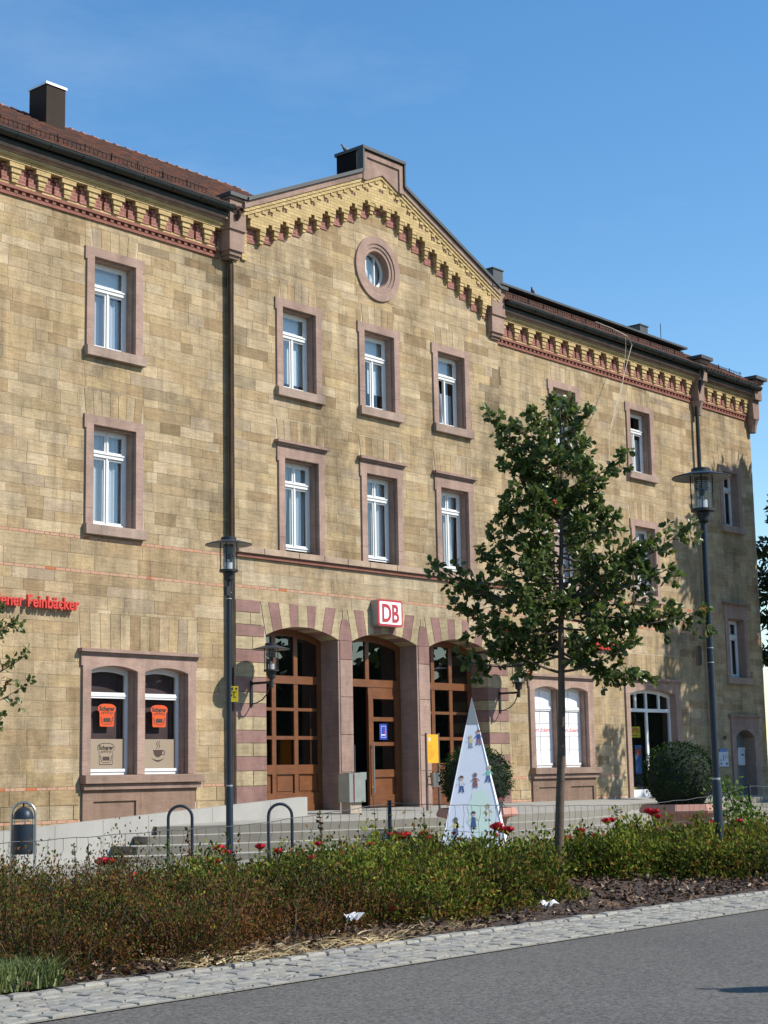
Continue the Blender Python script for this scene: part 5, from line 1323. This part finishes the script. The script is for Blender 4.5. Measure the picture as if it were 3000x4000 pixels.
def bushes(name, spots, label, cat, cols_f, leaf, loc):
    C = []; D = []; T = []
    for (x, y, h, r_, n) in spots:
        u = rng.normal(size=(n, 3)); u[:, 2] = np.abs(u[:, 2]); u /= np.linalg.norm(u, axis=1)[:, None]
        rad = rng.uniform(.30, 1.0, n)**.45
        P = u*rad[:, None]*np.array([r_, r_, h*.92])
        az = np.arctan2(u[:, 1], u[:, 0]); lob = 1+.20*np.sin(az*3+x*7)*np.sin(u[:, 2]*4+y*3)+.14*np.sin(az*5+y*11)+.16*np.sin(u[:, 2]*9+x*5+az)+(rng.random(n) < .03)*rng.uniform(.1, .45, n)
        P *= lob[:, None]; P[:, 2] = np.maximum(P[:, 2], .03)
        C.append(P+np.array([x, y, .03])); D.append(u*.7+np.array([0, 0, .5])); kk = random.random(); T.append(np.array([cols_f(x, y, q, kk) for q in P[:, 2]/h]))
    C = np.concatenate(C); D = np.concatenate(D); T = np.concatenate(T)
    n = len(C); d = D+rng.normal(size=(n, 3))*.7; d /= np.linalg.norm(d, axis=1)[:, None]
    w = np.cross(d, rng.normal(size=(n, 3))); w /= np.linalg.norm(w, axis=1)[:, None]; nr = np.cross(d, w)
    dist = (C[:, 0]*math.cos(YAW)+(C[:, 1]+26)*math.sin(YAW)); L = (rng.uniform(leaf[0], leaf[1], n)*np.clip(dist/16, .9, 1.7))[:, None]; W = L*.5
    V = np.stack([C, C+d*L*.5+w*W*.5+nr*L*.12, C+d*L, C+d*L*.5-w*W*.5+nr*L*.12], 1).reshape(-1, 3); o = (np.arange(n)*4)[:, None]
    F = np.concatenate([np.array([[0, 1, 2]])+o, np.array([[0, 2, 3]])+o], 1).reshape(-1, 3)
    me = np_mesh(name, V, F, np.repeat(T, 2, 0)); ob = link(name, me, M['shrubleaf'], None, loc); tag(ob, label, cat, kind='stuff')
    # stems
    k = []; dd = []
    for (x, y, h, r_, n) in spots:
        m_ = max(5, n//90); a = rng.uniform(0, 6.28, m_); q = rng.uniform(.1, .75, m_)*r_
        k.append(np.stack([x+q*.4*np.cos(a), y+q*.4*np.sin(a), np.full(m_, .02)], 1)); dd.append(np.stack([q*np.cos(a), q*np.sin(a), np.full(m_, h*.8)], 1))
    k = np.concatenate(k); dd = np.concatenate(dd); n = len(k); sd = np.cross(dd, rng.normal(size=(n, 3))); sd = sd/np.linalg.norm(sd, axis=1)[:, None]*.006
    V = np.stack([k-sd, k+sd, k+dd+sd*.4, k+dd-sd*.4], 1).reshape(-1, 3); F = np.arange(n*4).reshape(-1, 4)
    st = np_mesh(name+'_stems', V, F); so = link('stems', st, M['twig'], ob); so['kind'] = 'stuff'
    return ob
def pick(lst): return lst[rng.integers(len(lst))]
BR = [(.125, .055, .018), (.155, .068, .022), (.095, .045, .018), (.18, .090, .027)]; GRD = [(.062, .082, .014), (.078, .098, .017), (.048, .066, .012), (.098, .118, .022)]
GRY = [(.115, .160, .016), (.145, .185, .020), (.09, .13, .016), (.19, .215, .028), (.20, .205, .036)]; OR_ = [(.24, .13, .028), (.19, .090, .028), (.25, .17, .03)]
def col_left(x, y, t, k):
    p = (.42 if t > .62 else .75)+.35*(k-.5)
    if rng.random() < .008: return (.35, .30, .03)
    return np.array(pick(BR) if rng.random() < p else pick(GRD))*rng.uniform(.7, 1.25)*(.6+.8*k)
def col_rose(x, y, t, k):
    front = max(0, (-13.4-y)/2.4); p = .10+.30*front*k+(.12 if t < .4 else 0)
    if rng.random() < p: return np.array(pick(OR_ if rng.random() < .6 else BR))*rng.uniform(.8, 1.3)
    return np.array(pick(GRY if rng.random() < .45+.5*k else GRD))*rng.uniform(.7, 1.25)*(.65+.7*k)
def in_mulch(x, y):                       # bare mulch in front of the tree
    return y < -12.85+.2*hn(x, 0, 1) and 13.9+(y+16)*1.35 < x < 19.0+(-13.4-y)*.45
L1, L2 = [], []
y = -15.82
row = 0
while y < -11.8:
    x = 3.5+(row % 2)*.35
    while x < 42:
        xx, yy = x+random.uniform(-.2, .2), y+random.uniform(-.16, .16)
        u, v, dpt = px(xx, yy, .4)
        if -250 < u < 3200 and not (yy < -15.35 and xx < 7.7) and not (yy < -15.4 and 9.3 < xx < 11.4) and not (yy < -15.5 and xx >= 11.4) and not in_mulch(xx, yy):
            bdr = 12.3+1.0*hn(0, yy, .8, 5)-(yy+14)*.35
            hh = .585+.24*hn(xx, yy, 1.1, 9)+random.uniform(-.16, .20)
            if yy < -15.3: hh *= .85
            rr = random.uniform(.38, .58)
            num = int(3000*min(1.0, (13.0/dpt)**1.9)*(rr/.48)**2*(hh/.62))+80
            (L1 if xx < bdr else L2).append((xx, yy, hh if xx < bdr else hh*.92, rr, num))
        x += .70
    y += .56; row += 1
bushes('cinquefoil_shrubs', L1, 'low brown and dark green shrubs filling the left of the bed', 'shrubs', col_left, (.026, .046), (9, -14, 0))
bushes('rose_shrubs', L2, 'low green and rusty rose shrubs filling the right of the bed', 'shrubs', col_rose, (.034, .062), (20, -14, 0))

def onY(u, v, Y):
    d = fwd+r2*((u-1500)/FPX)+u2*(-(v-2000)/FPX); t = (Y-CAM.y)/d.y; p = CAM+d*t; return p
def onG(u, v, z=0.0):
    d = fwd+r2*((u-1500)/FPX)+u2*(-(v-2000)/FPX); t = (z-CAM.z)/d.z; return CAM+d*t
# roses standing above the shrubs
def rose(p, n, label, r=.05):
    base = Vector((p.x, p.y, .3)); O = empty('rose_bloom', (p.x, p.y, .03), label, 'flower', 'red rose blooms above the shrubs')
    s = MB(); s.tube([(p.x+.03, p.y, .1), (p.x-.01, p.y+.01, p.z*.6), (p.x, p.y, p.z-.02)], .006, 5); s.build('stem', flat('rose_stem', (.05, .08, .02), .6), O)
    for k in range(n):
        c = p+right*random.uniform(-.075, .075)*(n > 1)+Vector((0, 0, random.uniform(-.05, .04)))*(n > 1)+fh*random.uniform(-.05, .05); rr = r*random.uniform(.8, 1.15); s = MB()
        for ring_i, (m_, tilt, sz) in enumerate(((5, .05, .75), (6, .28, .95), (7, .60, 1.0))):
            for q in range(m_):
                a = 2*math.pi*q/m_+ring_i*.5+random.uniform(-.2, .2); d = Vector((math.cos(a)*math.sin(tilt+.15), math.sin(a)*math.sin(tilt+.15), math.cos(tilt+.15))); sd = Vector((-math.sin(a), math.cos(a), 0))
                b0_ = c-Vector((0, 0, rr*.6)); t_ = b0_+d*rr*1.7*sz+Vector((0, 0, 0)); mid = b0_+d*rr*sz+Vector((math.cos(a), math.sin(a), 0))*rr*.35
                s.faces([b0_, mid+sd*rr*.62*sz, t_+sd*rr*.3, t_-sd*rr*.3, mid-sd*rr*.62*sz], [(0, 1, 4), (1, 2, 3, 4)])
        s.build('bloom', M['rose'], O)
K = 1.8083
for (u, v, Y, n, lb) in [(868, 1808, -12.0, 4, 'red rose cluster just right of the dark fence post'), (916, 1808, -12.0, 4, 'red rose cluster between the fence post and the painted pyramid'), (1080, 1790, -11.9, 4, 'red rose cluster at the lower right corner of the painted pyramid'), (1097, 1797, -12.0, 2, 'small red rose just right of the painted pyramid base'),
        (1313, 1772, -12.1, 4, 'full red rose cluster right of the tree trunk'), (1411, 1758, -12.2, 4, 'red rose cluster in front of the right planter'), (1255, 1802, -12.4, 3, 'red rose cluster close beside the tree trunk'), (1228, 1806, -12.3, 2, 'small red rose touching the right side of the tree trunk'), (1285, 1806, -12.3, 1, 'single red rose below the cluster right of the trunk'),
        (485, 1840, -12.3, 2, 'red rose beside the foot of the left lamp pole'), (562, 1831, -12.2, 1, 'bright red rose under the right bicycle hoop'), (600, 1840, -12.3, 1, 'pinkish red rose right of the bicycle hoop foot'), (284, 1893, -13.4, 1, 'single red rose low in the left shrubs'), (232, 1857, -12.6, 2, 'dark red rose right of the litter bin'), (470, 1862, -12.8, 1, 'red rose left of the lamp pole foot'), (945, 1838, -12.6, 1, 'red rose left of the pyramid base'), (852, 1965, -15.2, 1, 'lone red rose low at the front of the bed')]:
    rose(onY(u*K, v*K, Y), n, lb, .058 if n > 1 else .05)
for k in range(11):
    x_, y_ = random.uniform(12.5, 24), random.uniform(-14.6, -11.9)
    if in_mulch(x_, y_-.4): continue
    rose(Vector((x_, y_, random.uniform(.55, .74))), 1, ('small red rose bloom low in the rose shrubs left of the tree trunk' if x_ < 17.8 else 'small red rose bloom in the rose shrubs behind and right of the tree trunk'), .038)
# tall sprigs
def sprig(p, label, h, spread, cols, name='tall_sprig', n=60):
    O = empty(name, (p.x, p.y, .03), label, 'plant', 'tall sprigs above the shrubs'); top = p; base = Vector((p.x+.05, p.y, .05))
    s = MB(); s.tube([base, base.lerp(top, .5)+right*.02, top], [.008, .006, .003], 5); s.build('stem', M['twig'], O)
    t = rng.uniform(.35, 1, n); C = np.array([list(base.lerp(top, float(a))) for a in t])+rng.normal(size=(n, 3))*spread*(1.1-t)[:, None]
    leaves_obj('foliage', C, .035, .07, M['shrubleaf'], O, cols, droop=-.4)
for (u, v, Y, lb, cc, n) in [(690, 1755, -12.2, 'tall leafy sprig left of the dark fence post', GRD+BR, 110), (735, 1815, -12.4, 'brown sprig with seed heads left of the fence post', BR, 80), (805, 1705, -12.1, 'thin yellow flowered weed in front of the cabinet', GRY, 22), (915, 1745, -12.1, 'thin weed stalk left of the painted pyramid', GRY, 26), (160, 1825, -12.4, 'pale seeding sprig right of the litter bin', [(.16, .15, .09), (.12, .11, .06)], 50), (190, 1825, -12.3, 'second pale seeding sprig right of the litter bin', [(.16, .15, .09), (.12, .11, .06)], 50), (362, 1812, -12.2, 'fresh green shoot at the foot of the left bicycle hoop', [(.09, .16, .03), (.07, .12, .02)], 40), (405, 1790, -12.5, 'brown seed head sprig between hoop and lamp pole', BR, 50), (1330, 1740, -12.0, 'light green rose shoot left of the right planter', GRY, 45), (250, 1835, -12.5, 'brown sprig left of the left bicycle hoop', BR+GRD, 70)]:
    sprig(onY(u*K, v*K, Y), lb, 1, .03, cc, n=n)
# climber right of the right lamp
O = empty('climbing_plant', (26.6, -11.3, 0), 'bright green climbing plant on the wire fence right of the lamp', 'plant')
n = 700; C = np.stack([rng.normal(26.1, .42, n), rng.normal(-11.6, .15, n), rng.uniform(.3, 1, n)], 1); C[:, 2] = .25+rng.uniform(0, 1, n)**.8*(1.15-.9*np.abs(C[:, 0]-25.7)).clip(.2, 1.2)
leaves_obj('foliage', C, .06, .11, M['shrubleaf'], O, [(.10, .17, .03), (.08, .14, .025), (.13, .19, .045)], aspect=.7)
s = MB(); s.tube([(26.2, -11.6, 0), (26.0, -11.6, .7), (25.7, -11.6, 1.2)], .012, 5); s.build('stem', M['twig'], O)
# grass tuft and dry straw at the kerb
def blades(name, n, xr, yr, h, cols, label, lean=.35, loc=None, flatn=False, wd=.006):
    base = np.stack([rng.uniform(*xr, n), rng.uniform(*yr, n), np.full(n, .03)], 1); H = rng.uniform(*h, n); d = rng.normal(size=(n, 2))*lean
    top = base+np.stack([d[:, 0]*H, d[:, 1]*H, H*(.12 if flatn else 1)], 1)
    if flatn:
        a = rng.uniform(0, 6.28, n); top = base+np.stack([np.cos(a)*H, np.sin(a)*H*.5, rng.uniform(-.01, .07, n)], 1)
    sd = np.cross(top-base, rng.normal(size=(n, 3))); sd = sd/np.linalg.norm(sd, axis=1)[:, None]*wd; mid = base*.45+top*.55+np.stack([-d[:, 0]*.02, -d[:, 1]*.02, np.full(n, .02)], 1)
    V = np.stack([base-sd, base+sd, mid+sd*.8, mid-sd*.8, top], 1).reshape(-1, 3); o = (np.arange(n)*5)[:, None]
    F = np.concatenate([np.array([[0, 1, 2]])+o, np.array([[0, 2, 3]])+o, np.array([[3, 2, 4]])+o], 1).reshape(-1, 3)
    c = np.array(cols)[rng.integers(len(cols), size=n)]*rng.uniform(.8, 1.2, n)[:, None]
    me = np_mesh(name, V, F, np.repeat(c, 3, 0)); return tag(link(name, me, M['grass'], None, loc or (xr[0], yr[0], 0)), label, 'grass', kind='stuff')
blades('grass', 6000, (5.4, 7.75), (-16.2, -15.55), (.09, .25), [(.12, .17, .04), (.16, .20, .06), (.20, .22, .09), (.09, .13, .03)], 'tuft of fresh green grass at the kerb on the left', .4)
blades('dry_grass', 420, (9.0, 11.5), (-16.28, -15.8), (.14, .42), [(.50, .38, .20), (.40, .29, .14), (.55, .45, .26)], 'dry straw lying along the kerb', .6, flatn=True, wd=.007)
blades('dry_grass', 160, (11.3, 13.0), (-16.2, -15.7), (.10, .28), [(.30, .22, .11), (.36, .27, .14)], 'dry brown stalks at the kerb near the rose shrubs', .5, flatn=True, wd=.004)
# litter
def litter(p, w, label):
    s = MB(); n = 5; V = []; F = []
    for j in range(n):
        for i in range(n): V.append((p.x+(i/(n-1)-.5)*w+random.uniform(-.02, .02), p.y+(j/(n-1)-.5)*w*.6+random.uniform(-.02, .02), p.z+.03+random.uniform(0, .09)))
    for j in range(n-1):
        for i in range(n-1): a = j*n+i; F.append((a, a+1, a+n+1, a+n))
    s.faces(V, F); tag(s.build('paper_litter', M['paper'], loc=(p.x, p.y, p.z)), label, 'litter', 'paper litter in the planting bed')
litter(onG(1500+715*.9042, 3300+285*.9042, .05), .18, 'crumpled white paper on the mulch by the rose shrubs'); litter(onG(1525*.9042, 3300+350*.9042, .15), .15, 'crumpled white paper caught under the dark shrubs')

# ------------------------------------------------------------------ wire fence
FN = empty('wire_fence', (16.68, -11.65, 0), 'sagging wire mesh fence on dark posts behind the planting bed', 'fence')
for (x, h, ln) in ((16.68, 1.14, 0), (26.42, 1.18, .12), (8.2, 1.05, 0)):
    s = MB(); s.tube([(x+ln, -11.65, 0), (x, -11.65, h)], .028, 10); po = s.build('post', M['blue'], FN); s = MB(); s.tube([(x, -11.65, h), (x, -11.65, h+.012)], .031, 10); s.build('post_cap', M['black'], po)
def wire_z(x): return np.interp(x, [6, 10.5, 14.2, 16.68, 18.4, 20.5, 22.5, 24.4, 25.6, 26.42, 34], [.84, .86, .93, 1.11, 1.04, .98, .93, .98, 1.05, 1.16, .95])
s = MB(); xs = np.linspace(6, 33, 140); s.tube([(x, -11.65, wire_z(x)+.006*math.sin(x*9)) for x in xs], .0045, 4); s.build('top_wire', flat('wire_dark', (.10, .10, .095), .6), FN)
s = MB(); s.tube([(x, -11.65, wire_z(x)-.36+.012*math.sin(x*5)) for x in xs], .0035, 4); s.build('lower_wire', M['wire_dark'], FN)
x = 6.2
while x < 33:
    z = wire_z(x); s = MB(); dx = random.uniform(-.06, .02); s.tube([(x, -11.65, z), (x+dx*.3+.015, -11.65, z-.12), (x+dx-.01, -11.65, z-.24), (x+dx, -11.65, z-.38), (x+dx+.02, -11.65, .1)], .0028, 3); s.build('stay_wire', M['wire_dark'], FN); x += random.uniform(.15, .21)

# ------------------------------------------------------------------ trees
LEAFC = [(.075, .115, .024), (.095, .140, .030), (.115, .155, .036), (.14, .175, .055), (.055, .088, .020)]
def tree(name, base, top, limbs, label, leaf=(.085, .135), per=11, trunk_r=.06, berries=14, group=None, subt=6, lcol=LEAFC, lwts=None, six=True, clus=.10):
    """base, top: trunk axis; limbs: list of (t on the trunk, end point)"""
    T = empty(name, base, label, 'tree', group); B, Tp = Vector(base), Vector(top)
    s = MB(); N = 14
    def axis(t): return B.lerp(Tp, t)+Vector((.045*math.sin(t*9), .04*math.cos(t*6.5), 0))*min(1, t*3)*trunk_r/.055
    s.tube([axis(i/N) for i in range(N+1)], [trunk_r*(1.25 if i == 0 else 1)*(1-.92*(i/N)**1.25)+.004 for i in range(N+1)], 10)
    C = []; D = []; tips = []
    for (t, e) in limbs:
        a = axis(t); e = Vector(e); L = (e-a).length; sag = Vector((0, 0, L*.10)); pts = [a.lerp(e, k/6)-sag*math.sin(math.pi*k/6)*.8 for k in range(7)]
        r0 = trunk_r*.42*(1-t*.6); s.tube(pts, [r0*(1-.85*k/6)+.003 for k in range(7)], 6)
        m_ = max(2, int(L*subt))
        for q in range(m_):
            k = .16+.84*(q+.5)/m_; p = a.lerp(e, k)-sag*math.sin(math.pi*k)*.8; dv = (e-a).normalized()
            sd = Vector(rng.normal(size=3)); sd = (sd-dv*sd.dot(dv)).normalized(); tl_ = L*random.uniform(.10, .26)*(1.15-k*.5)+.08; tip = p+(sd*.8+dv*.6+Vector((0, 0, .25))).normalized()*tl_
            s.tube([p, p.lerp(tip, .5)+Vector((0, 0, -.01)), tip], [.006*trunk_r/.055, .004*trunk_r/.055, .002*trunk_r/.055], 4)
            tips.append((tip, (tip-p).normalized())); tips.append((p.lerp(tip, .45), (tip-p).normalized()))
        tips.append((e, (e-a).normalized())); tips.append((pts[5], (e-a).normalized()))
    for tip, d in tips:
        n = int(per*random.uniform(.6, 1.3))
        dd = rng.normal(size=(n, 3))*.9+np.array(d)*.7; dd /= np.linalg.norm(dd, axis=1)[:, None]
        C.append(np.array(tip)+dd*rng.uniform(.0, clus*.5, n)[:, None]-np.array(d)*rng.uniform(0, clus, n)[:, None]); D.append(dd)
    s.build('trunk', M['bark'], T, autosm=60)
    C = np.concatenate(C); D = np.concatenate(D)
    leaves_obj('crown', C, leaf[0], leaf[1], M['leaf'], T, lcol, dirs=D, aspect=.40, six=six, wts=lwts, droop=.15, fold=.30)
    for k in range(berries):
        tip, d = tips[rng.integers(len(tips))]; s = MB()
        for q in range(16):
            c = tip+Vector(rng.normal(size=3))*.02; r = .013; s.faces([c+Vector(v)*r for v in ((1, 0, 0), (-1, 0, 0), (0, 1, 0), (0, -1, 0), (0, 0, 1), (0, 0, -1))], [(0, 2, 4), (2, 1, 4), (1, 3, 4), (3, 0, 4), (2, 0, 5), (1, 2, 5), (3, 1, 5), (0, 3, 5)])
        s.build('berry_cluster', M['berry'], T, smooth=True)
    return T
TB = Vector((18.25, -13.23, 0)); FT = 22.163
def tp(kx, ky, dz=0.0):                          # point of the tree seen at (kx,ky) of the study crop, dz metres behind the trunk
    u, v = 1700+kx*.6631, 1500+ky*.6631; d = fwd+r2*((u-1500)/FPX)+u2*(-(v-2000)/FPX); t = (FT+dz)/d.dot(fh); return CAM+d*t
ttop = tp(745, 150)
limbs = []
spec = [(1600, 180, 1640), (1530, 330, 1570), (1440, 120, 1330), (1330, 20, 1070), (1300, 150, 1180), (1240, 230, 1240), (1180, 250, 1020), (1060, 330, 920), (960, 370, 780), (850, 400, 700), (740, 440, 640), (640, 400, 480), (560, 430, 380), (470, 300, 190), (380, 450, 230), (300, 540, 170),
        (1610, 1250, 1690), (1580, 1140, 1720), (1500, 1040, 1480), (1440, 1230, 1370), (1380, 1580, 1330), (1320, 1400, 1330), (1240, 1390, 1080), (1180, 1470, 860), (1100, 1260, 940), (1020, 1250, 1050), (960, 1080, 780), (840, 960, 700), (720, 970, 570), (620, 1100, 420), (500, 920, 480), (420, 910, 330), (320, 900, 140), (250, 800, 120), (240, 690, 100),
        (1560, 560, 1500), (1450, 420, 1450), (1480, 900, 1560), (1360, 520, 1320), (1350, 980, 1290), (1260, 420, 1160), (1240, 1080, 1180), (1150, 560, 1060), (1140, 900, 1050), (1020, 520, 900), (1000, 930, 900), (880, 560, 800), (880, 860, 800), (760, 560, 620), (700, 860, 600), (580, 580, 450), (560, 850, 420), (430, 640, 300), (400, 830, 260)]
for i, (ys, ex, ey) in enumerate(spec):
    base_pt = tp(735, ys); t = max(.2, min(.97, base_pt.z/ttop.z))
    reach = abs(ex-735)/700
    dz = random.uniform(-.9, .9)*(1.15-reach) if i < 35 else (1 if i % 2 else -1)*random.uniform(.5, 1.25)*max(.35, (1-.55*t*1.1)+.2)
    limbs.append((t, tp(ex, ey, dz)))
for k in range(18):                              # limbs towards and away from the road
    t = random.uniform(.44, .95); a = random.uniform(0, 2*math.pi); r_ = (1.45*(1-t)+.35)*random.uniform(.6, 1.0); p = TB.lerp(ttop, t); limbs.append((t-.03, (p.x+r_*math.cos(a), p.y+r_*math.sin(a), p.z+random.uniform(.1, .5))))
tree('whitebeam_tree', TB, ttop, limbs, 'young whitebeam tree with orange berries standing in the bed before the station', per=12, subt=6.4, leaf=(.055, .125), berries=22)
def random_limbs(base, top, n, rad, t0, shape=1.0):
    B, Tp = Vector(base), Vector(top); out = []
    for k in range(n):
        t = t0+(1-t0)*(k+.5)/n*.98; a = k*2.399+random.uniform(-.4, .4); f = math.sin(math.pi*min(1, ((t-t0)/(1-t0))*.85+.15))**.8; r_ = rad*f*random.uniform(.7, 1.05)
        p = B.lerp(Tp, t); out.append((max(.05, t-.06), (p.x+r_*math.cos(a), p.y+r_*math.sin(a), p.z+r_*random.uniform(.0, .45))))
    return out
lb = (15.1, -3.6, 0); lt = (15.1, -3.6, 5.2)
tree('whitebeam_tree', lb, lt, random_limbs(lb, lt, 44, 1.6, .36), 'young whitebeam tree reaching into the picture at the left edge', per=7, subt=4.6, leaf=(.07, .11), berries=10)
# slender tree and tall trees to the right, outside or at the edge of the view; they shade the end section
sb = (43.2, -5.9, .55); stp = (43.2, -5.9, 8.6)
tree('young_street_tree', sb, stp, random_limbs(sb, stp, 26, .75, .70), 'slender young tree right of the kiosk window casting its shadow on the wall', per=9, subt=5, berries=0, group='trees right of the station')
gb = (51.6, -7.0, 0); gt = (51.6, -7.0, 18.0)
BIGC = [(.030, .055, .015), (.040, .070, .018), (.022, .042, .012)]
tree('tall_lime_tree', gb, gt, random_limbs(gb, gt, 90, 4.6, .26), 'tall leafy tree right of the station shading its end wall', leaf=(.34, .52), per=17, subt=2.6, trunk_r=.24, berries=0, group='trees right of the station', lcol=BIGC, six=False, clus=.4)
gb = (56.9, 1.0, 0); gt = (56.9, 1.0, 13.4)
tree('dark_maple_tree', gb, gt, random_limbs(gb, gt, 60, 3.2, .18), 'dark leafy tree behind the right corner of the station', leaf=(.24, .38), per=18, subt=2.6, trunk_r=.2, berries=0, group='trees right of the station', lcol=BIGC, six=False, clus=.4)

# ------------------------------------------------------------------ pigeons, cables
def pigeon(p, heading, label, pitch=0.0):
    p = Vector(p); f = Vector((math.cos(heading), math.sin(heading), 0)); z = Vector((0, 0, 1)); f2 = f*math.cos(pitch)+z*math.sin(pitch)
    O = empty('pigeon', p, label, 'bird', 'pigeons on the roof')
    prof = [(-.19, .045, .006), (-.15, .05, .022), (-.08, .075, .042), (-.02, .09, .058), (.05, .105, .058), (.09, .13, .042), (.115, .165, .028), (.13, .195, .026), (.15, .205, .024), (.168, .20, .012), (.19, .193, .003)]
    s = MB(); s.tube([p+f2*a+z*b_ for a, b_, r in prof], [r for a, b_, r in prof], 10); s.build('body', flat('pigeon_grey', (.12, .13, .15), .6, var=.3, vscale=20), O, smooth=True)
    for sg in (-1, 1):
        sd = z.cross(f)*sg; s = MB(); s.tube([p+sd*.025+z*.05, p+sd*.025+z*.0+f*.01], .006, 5); s.build('leg', flat('pigeon_leg', (.35, .08, .06), .6), O)
        s = MB(); a = p+sd*.052; s.faces([a+f*.07+z*.12, a+f*.03+z*.06, a-f*.14+z*.055, a-f*.20+z*.07, a-f*.06+z*.125], [(0, 1, 2, 3, 4)]); s.build('wing', flat('pigeon_wing', (.20, .21, .23), .6), O)
pigeon((29.28, .18, 16.905), R(160), 'grey pigeon sitting on the block at the top of the gable', R(5))
pigeon((39.3, 1.7, ZU+.24), R(200), 'grey pigeon standing on the edge of the right roof', R(-8))
s = MB(); s.tube([(39.9, -.1, 14.62), (40.2, -.45, 14.42), (40.8, -.60, 14.27), (41.05, -.61, 14.05), (40.75, -.62, 13.5), (40.1, -.75, 12.5), (39.4, -.95, 11.7), (38.5, -1.3, 10.8), (38.0, -1.6, 9.6)], .011, 5); tag(s.build('loose_cable', flat('cable_cream', (.50, .44, .33), .7), loc=(40, -.6, 13)), 'pale thick cable hanging from the right gutter in front of the wall', 'cable', 'loose cables on the right wing')
s = MB(); s.tube([(40.3, -.3, 14.5), (40.72, -.60, 14.27), (40.70, -.61, 13.9), (40.2, -.75, 12.6), (39.5, -.95, 11.7), (38.5, -1.32, 10.85)], .006, 5); tag(s.build('loose_cable', M['cable_cream'], loc=(40, -.6, 13)), 'thin cable beside the thick one hanging from the right gutter', 'cable', 'loose cables on the right wing')
for z0, lb in ((12.75, 'upper overhead wire leaving the right corner of the station'), (12.35, 'lower overhead wire leaving the right corner of the station')):
    s = MB(); s.tube([(49.45, .3, z0), (60, 6, z0-.55), (80, 17, z0-.6)], .010, 4); tag(s.build('overhead_wire', M['black'], loc=(49.5, .3, z0)), lb, 'wire', 'overhead wires right of the station')

# road sign outside the view whose shadow falls on the road, and the row of trees across the road that the windows mirror
g = onG(1625*K, 2133*K); q = g+Vector((SUN.x, SUN.y, 0))*(2.1/SUN.z)
RS = empty('road_sign', (q.x, q.y, 0), 'round road sign on a thin post beside the road, casting a shadow on the asphalt', 'sign')
s = MB(); s.tube([(q.x, q.y, 0), (q.x, q.y, 2.4)], .03, 10); s.build('post', M['galv'], RS)
s = MB(); s.lathe([(.0, -.004), (.20, -.004), (.20, .004), (.0, .004)], 0, 0, 28); me = s.mesh('disc'); me.transform(Matrix.Translation((q.x, q.y-.04, 2.1)) @ Matrix.Rotation(R(90), 4, 'X')); link('disc', me, M['galv'], RS)
n = 9000; C = np.stack([rng.uniform(-60, 150, n), rng.uniform(-66, -60, n), rng.uniform(0, 1, n)], 1); C[:, 2] *= 12+1.5*np.sin(C[:, 0]*.55)+1.0*np.sin(C[:, 0]*1.7)
ob = leaves_obj('far_trees', C, .9, 1.6, M['shrubleaf'], None, [(.07, .10, .045), (.055, .085, .035), (.09, .115, .055)], aspect=.8, kind='stuff', loc=(0, -63, 0))
tag(ob, 'row of dark leafy trees across the road', 'trees')
s = MB(); xs = np.linspace(-62, 152, 240)
for a, c in zip(xs[:-1], xs[1:]):
    h = lambda v: 11.2+1.5*math.sin(v*.55)+.9*math.sin(v*1.7)
    s.poly([(c, -63, -.05), (a, -63, -.05), (a, -63+math.sin(a*2), h(a)), (c, -63+math.sin(c*2), h(c))])
s.build('crown_mass', flat('far_foliage', (.07, .095, .045), .9, var=.5, vscale=.8), ob, kind='stuff')
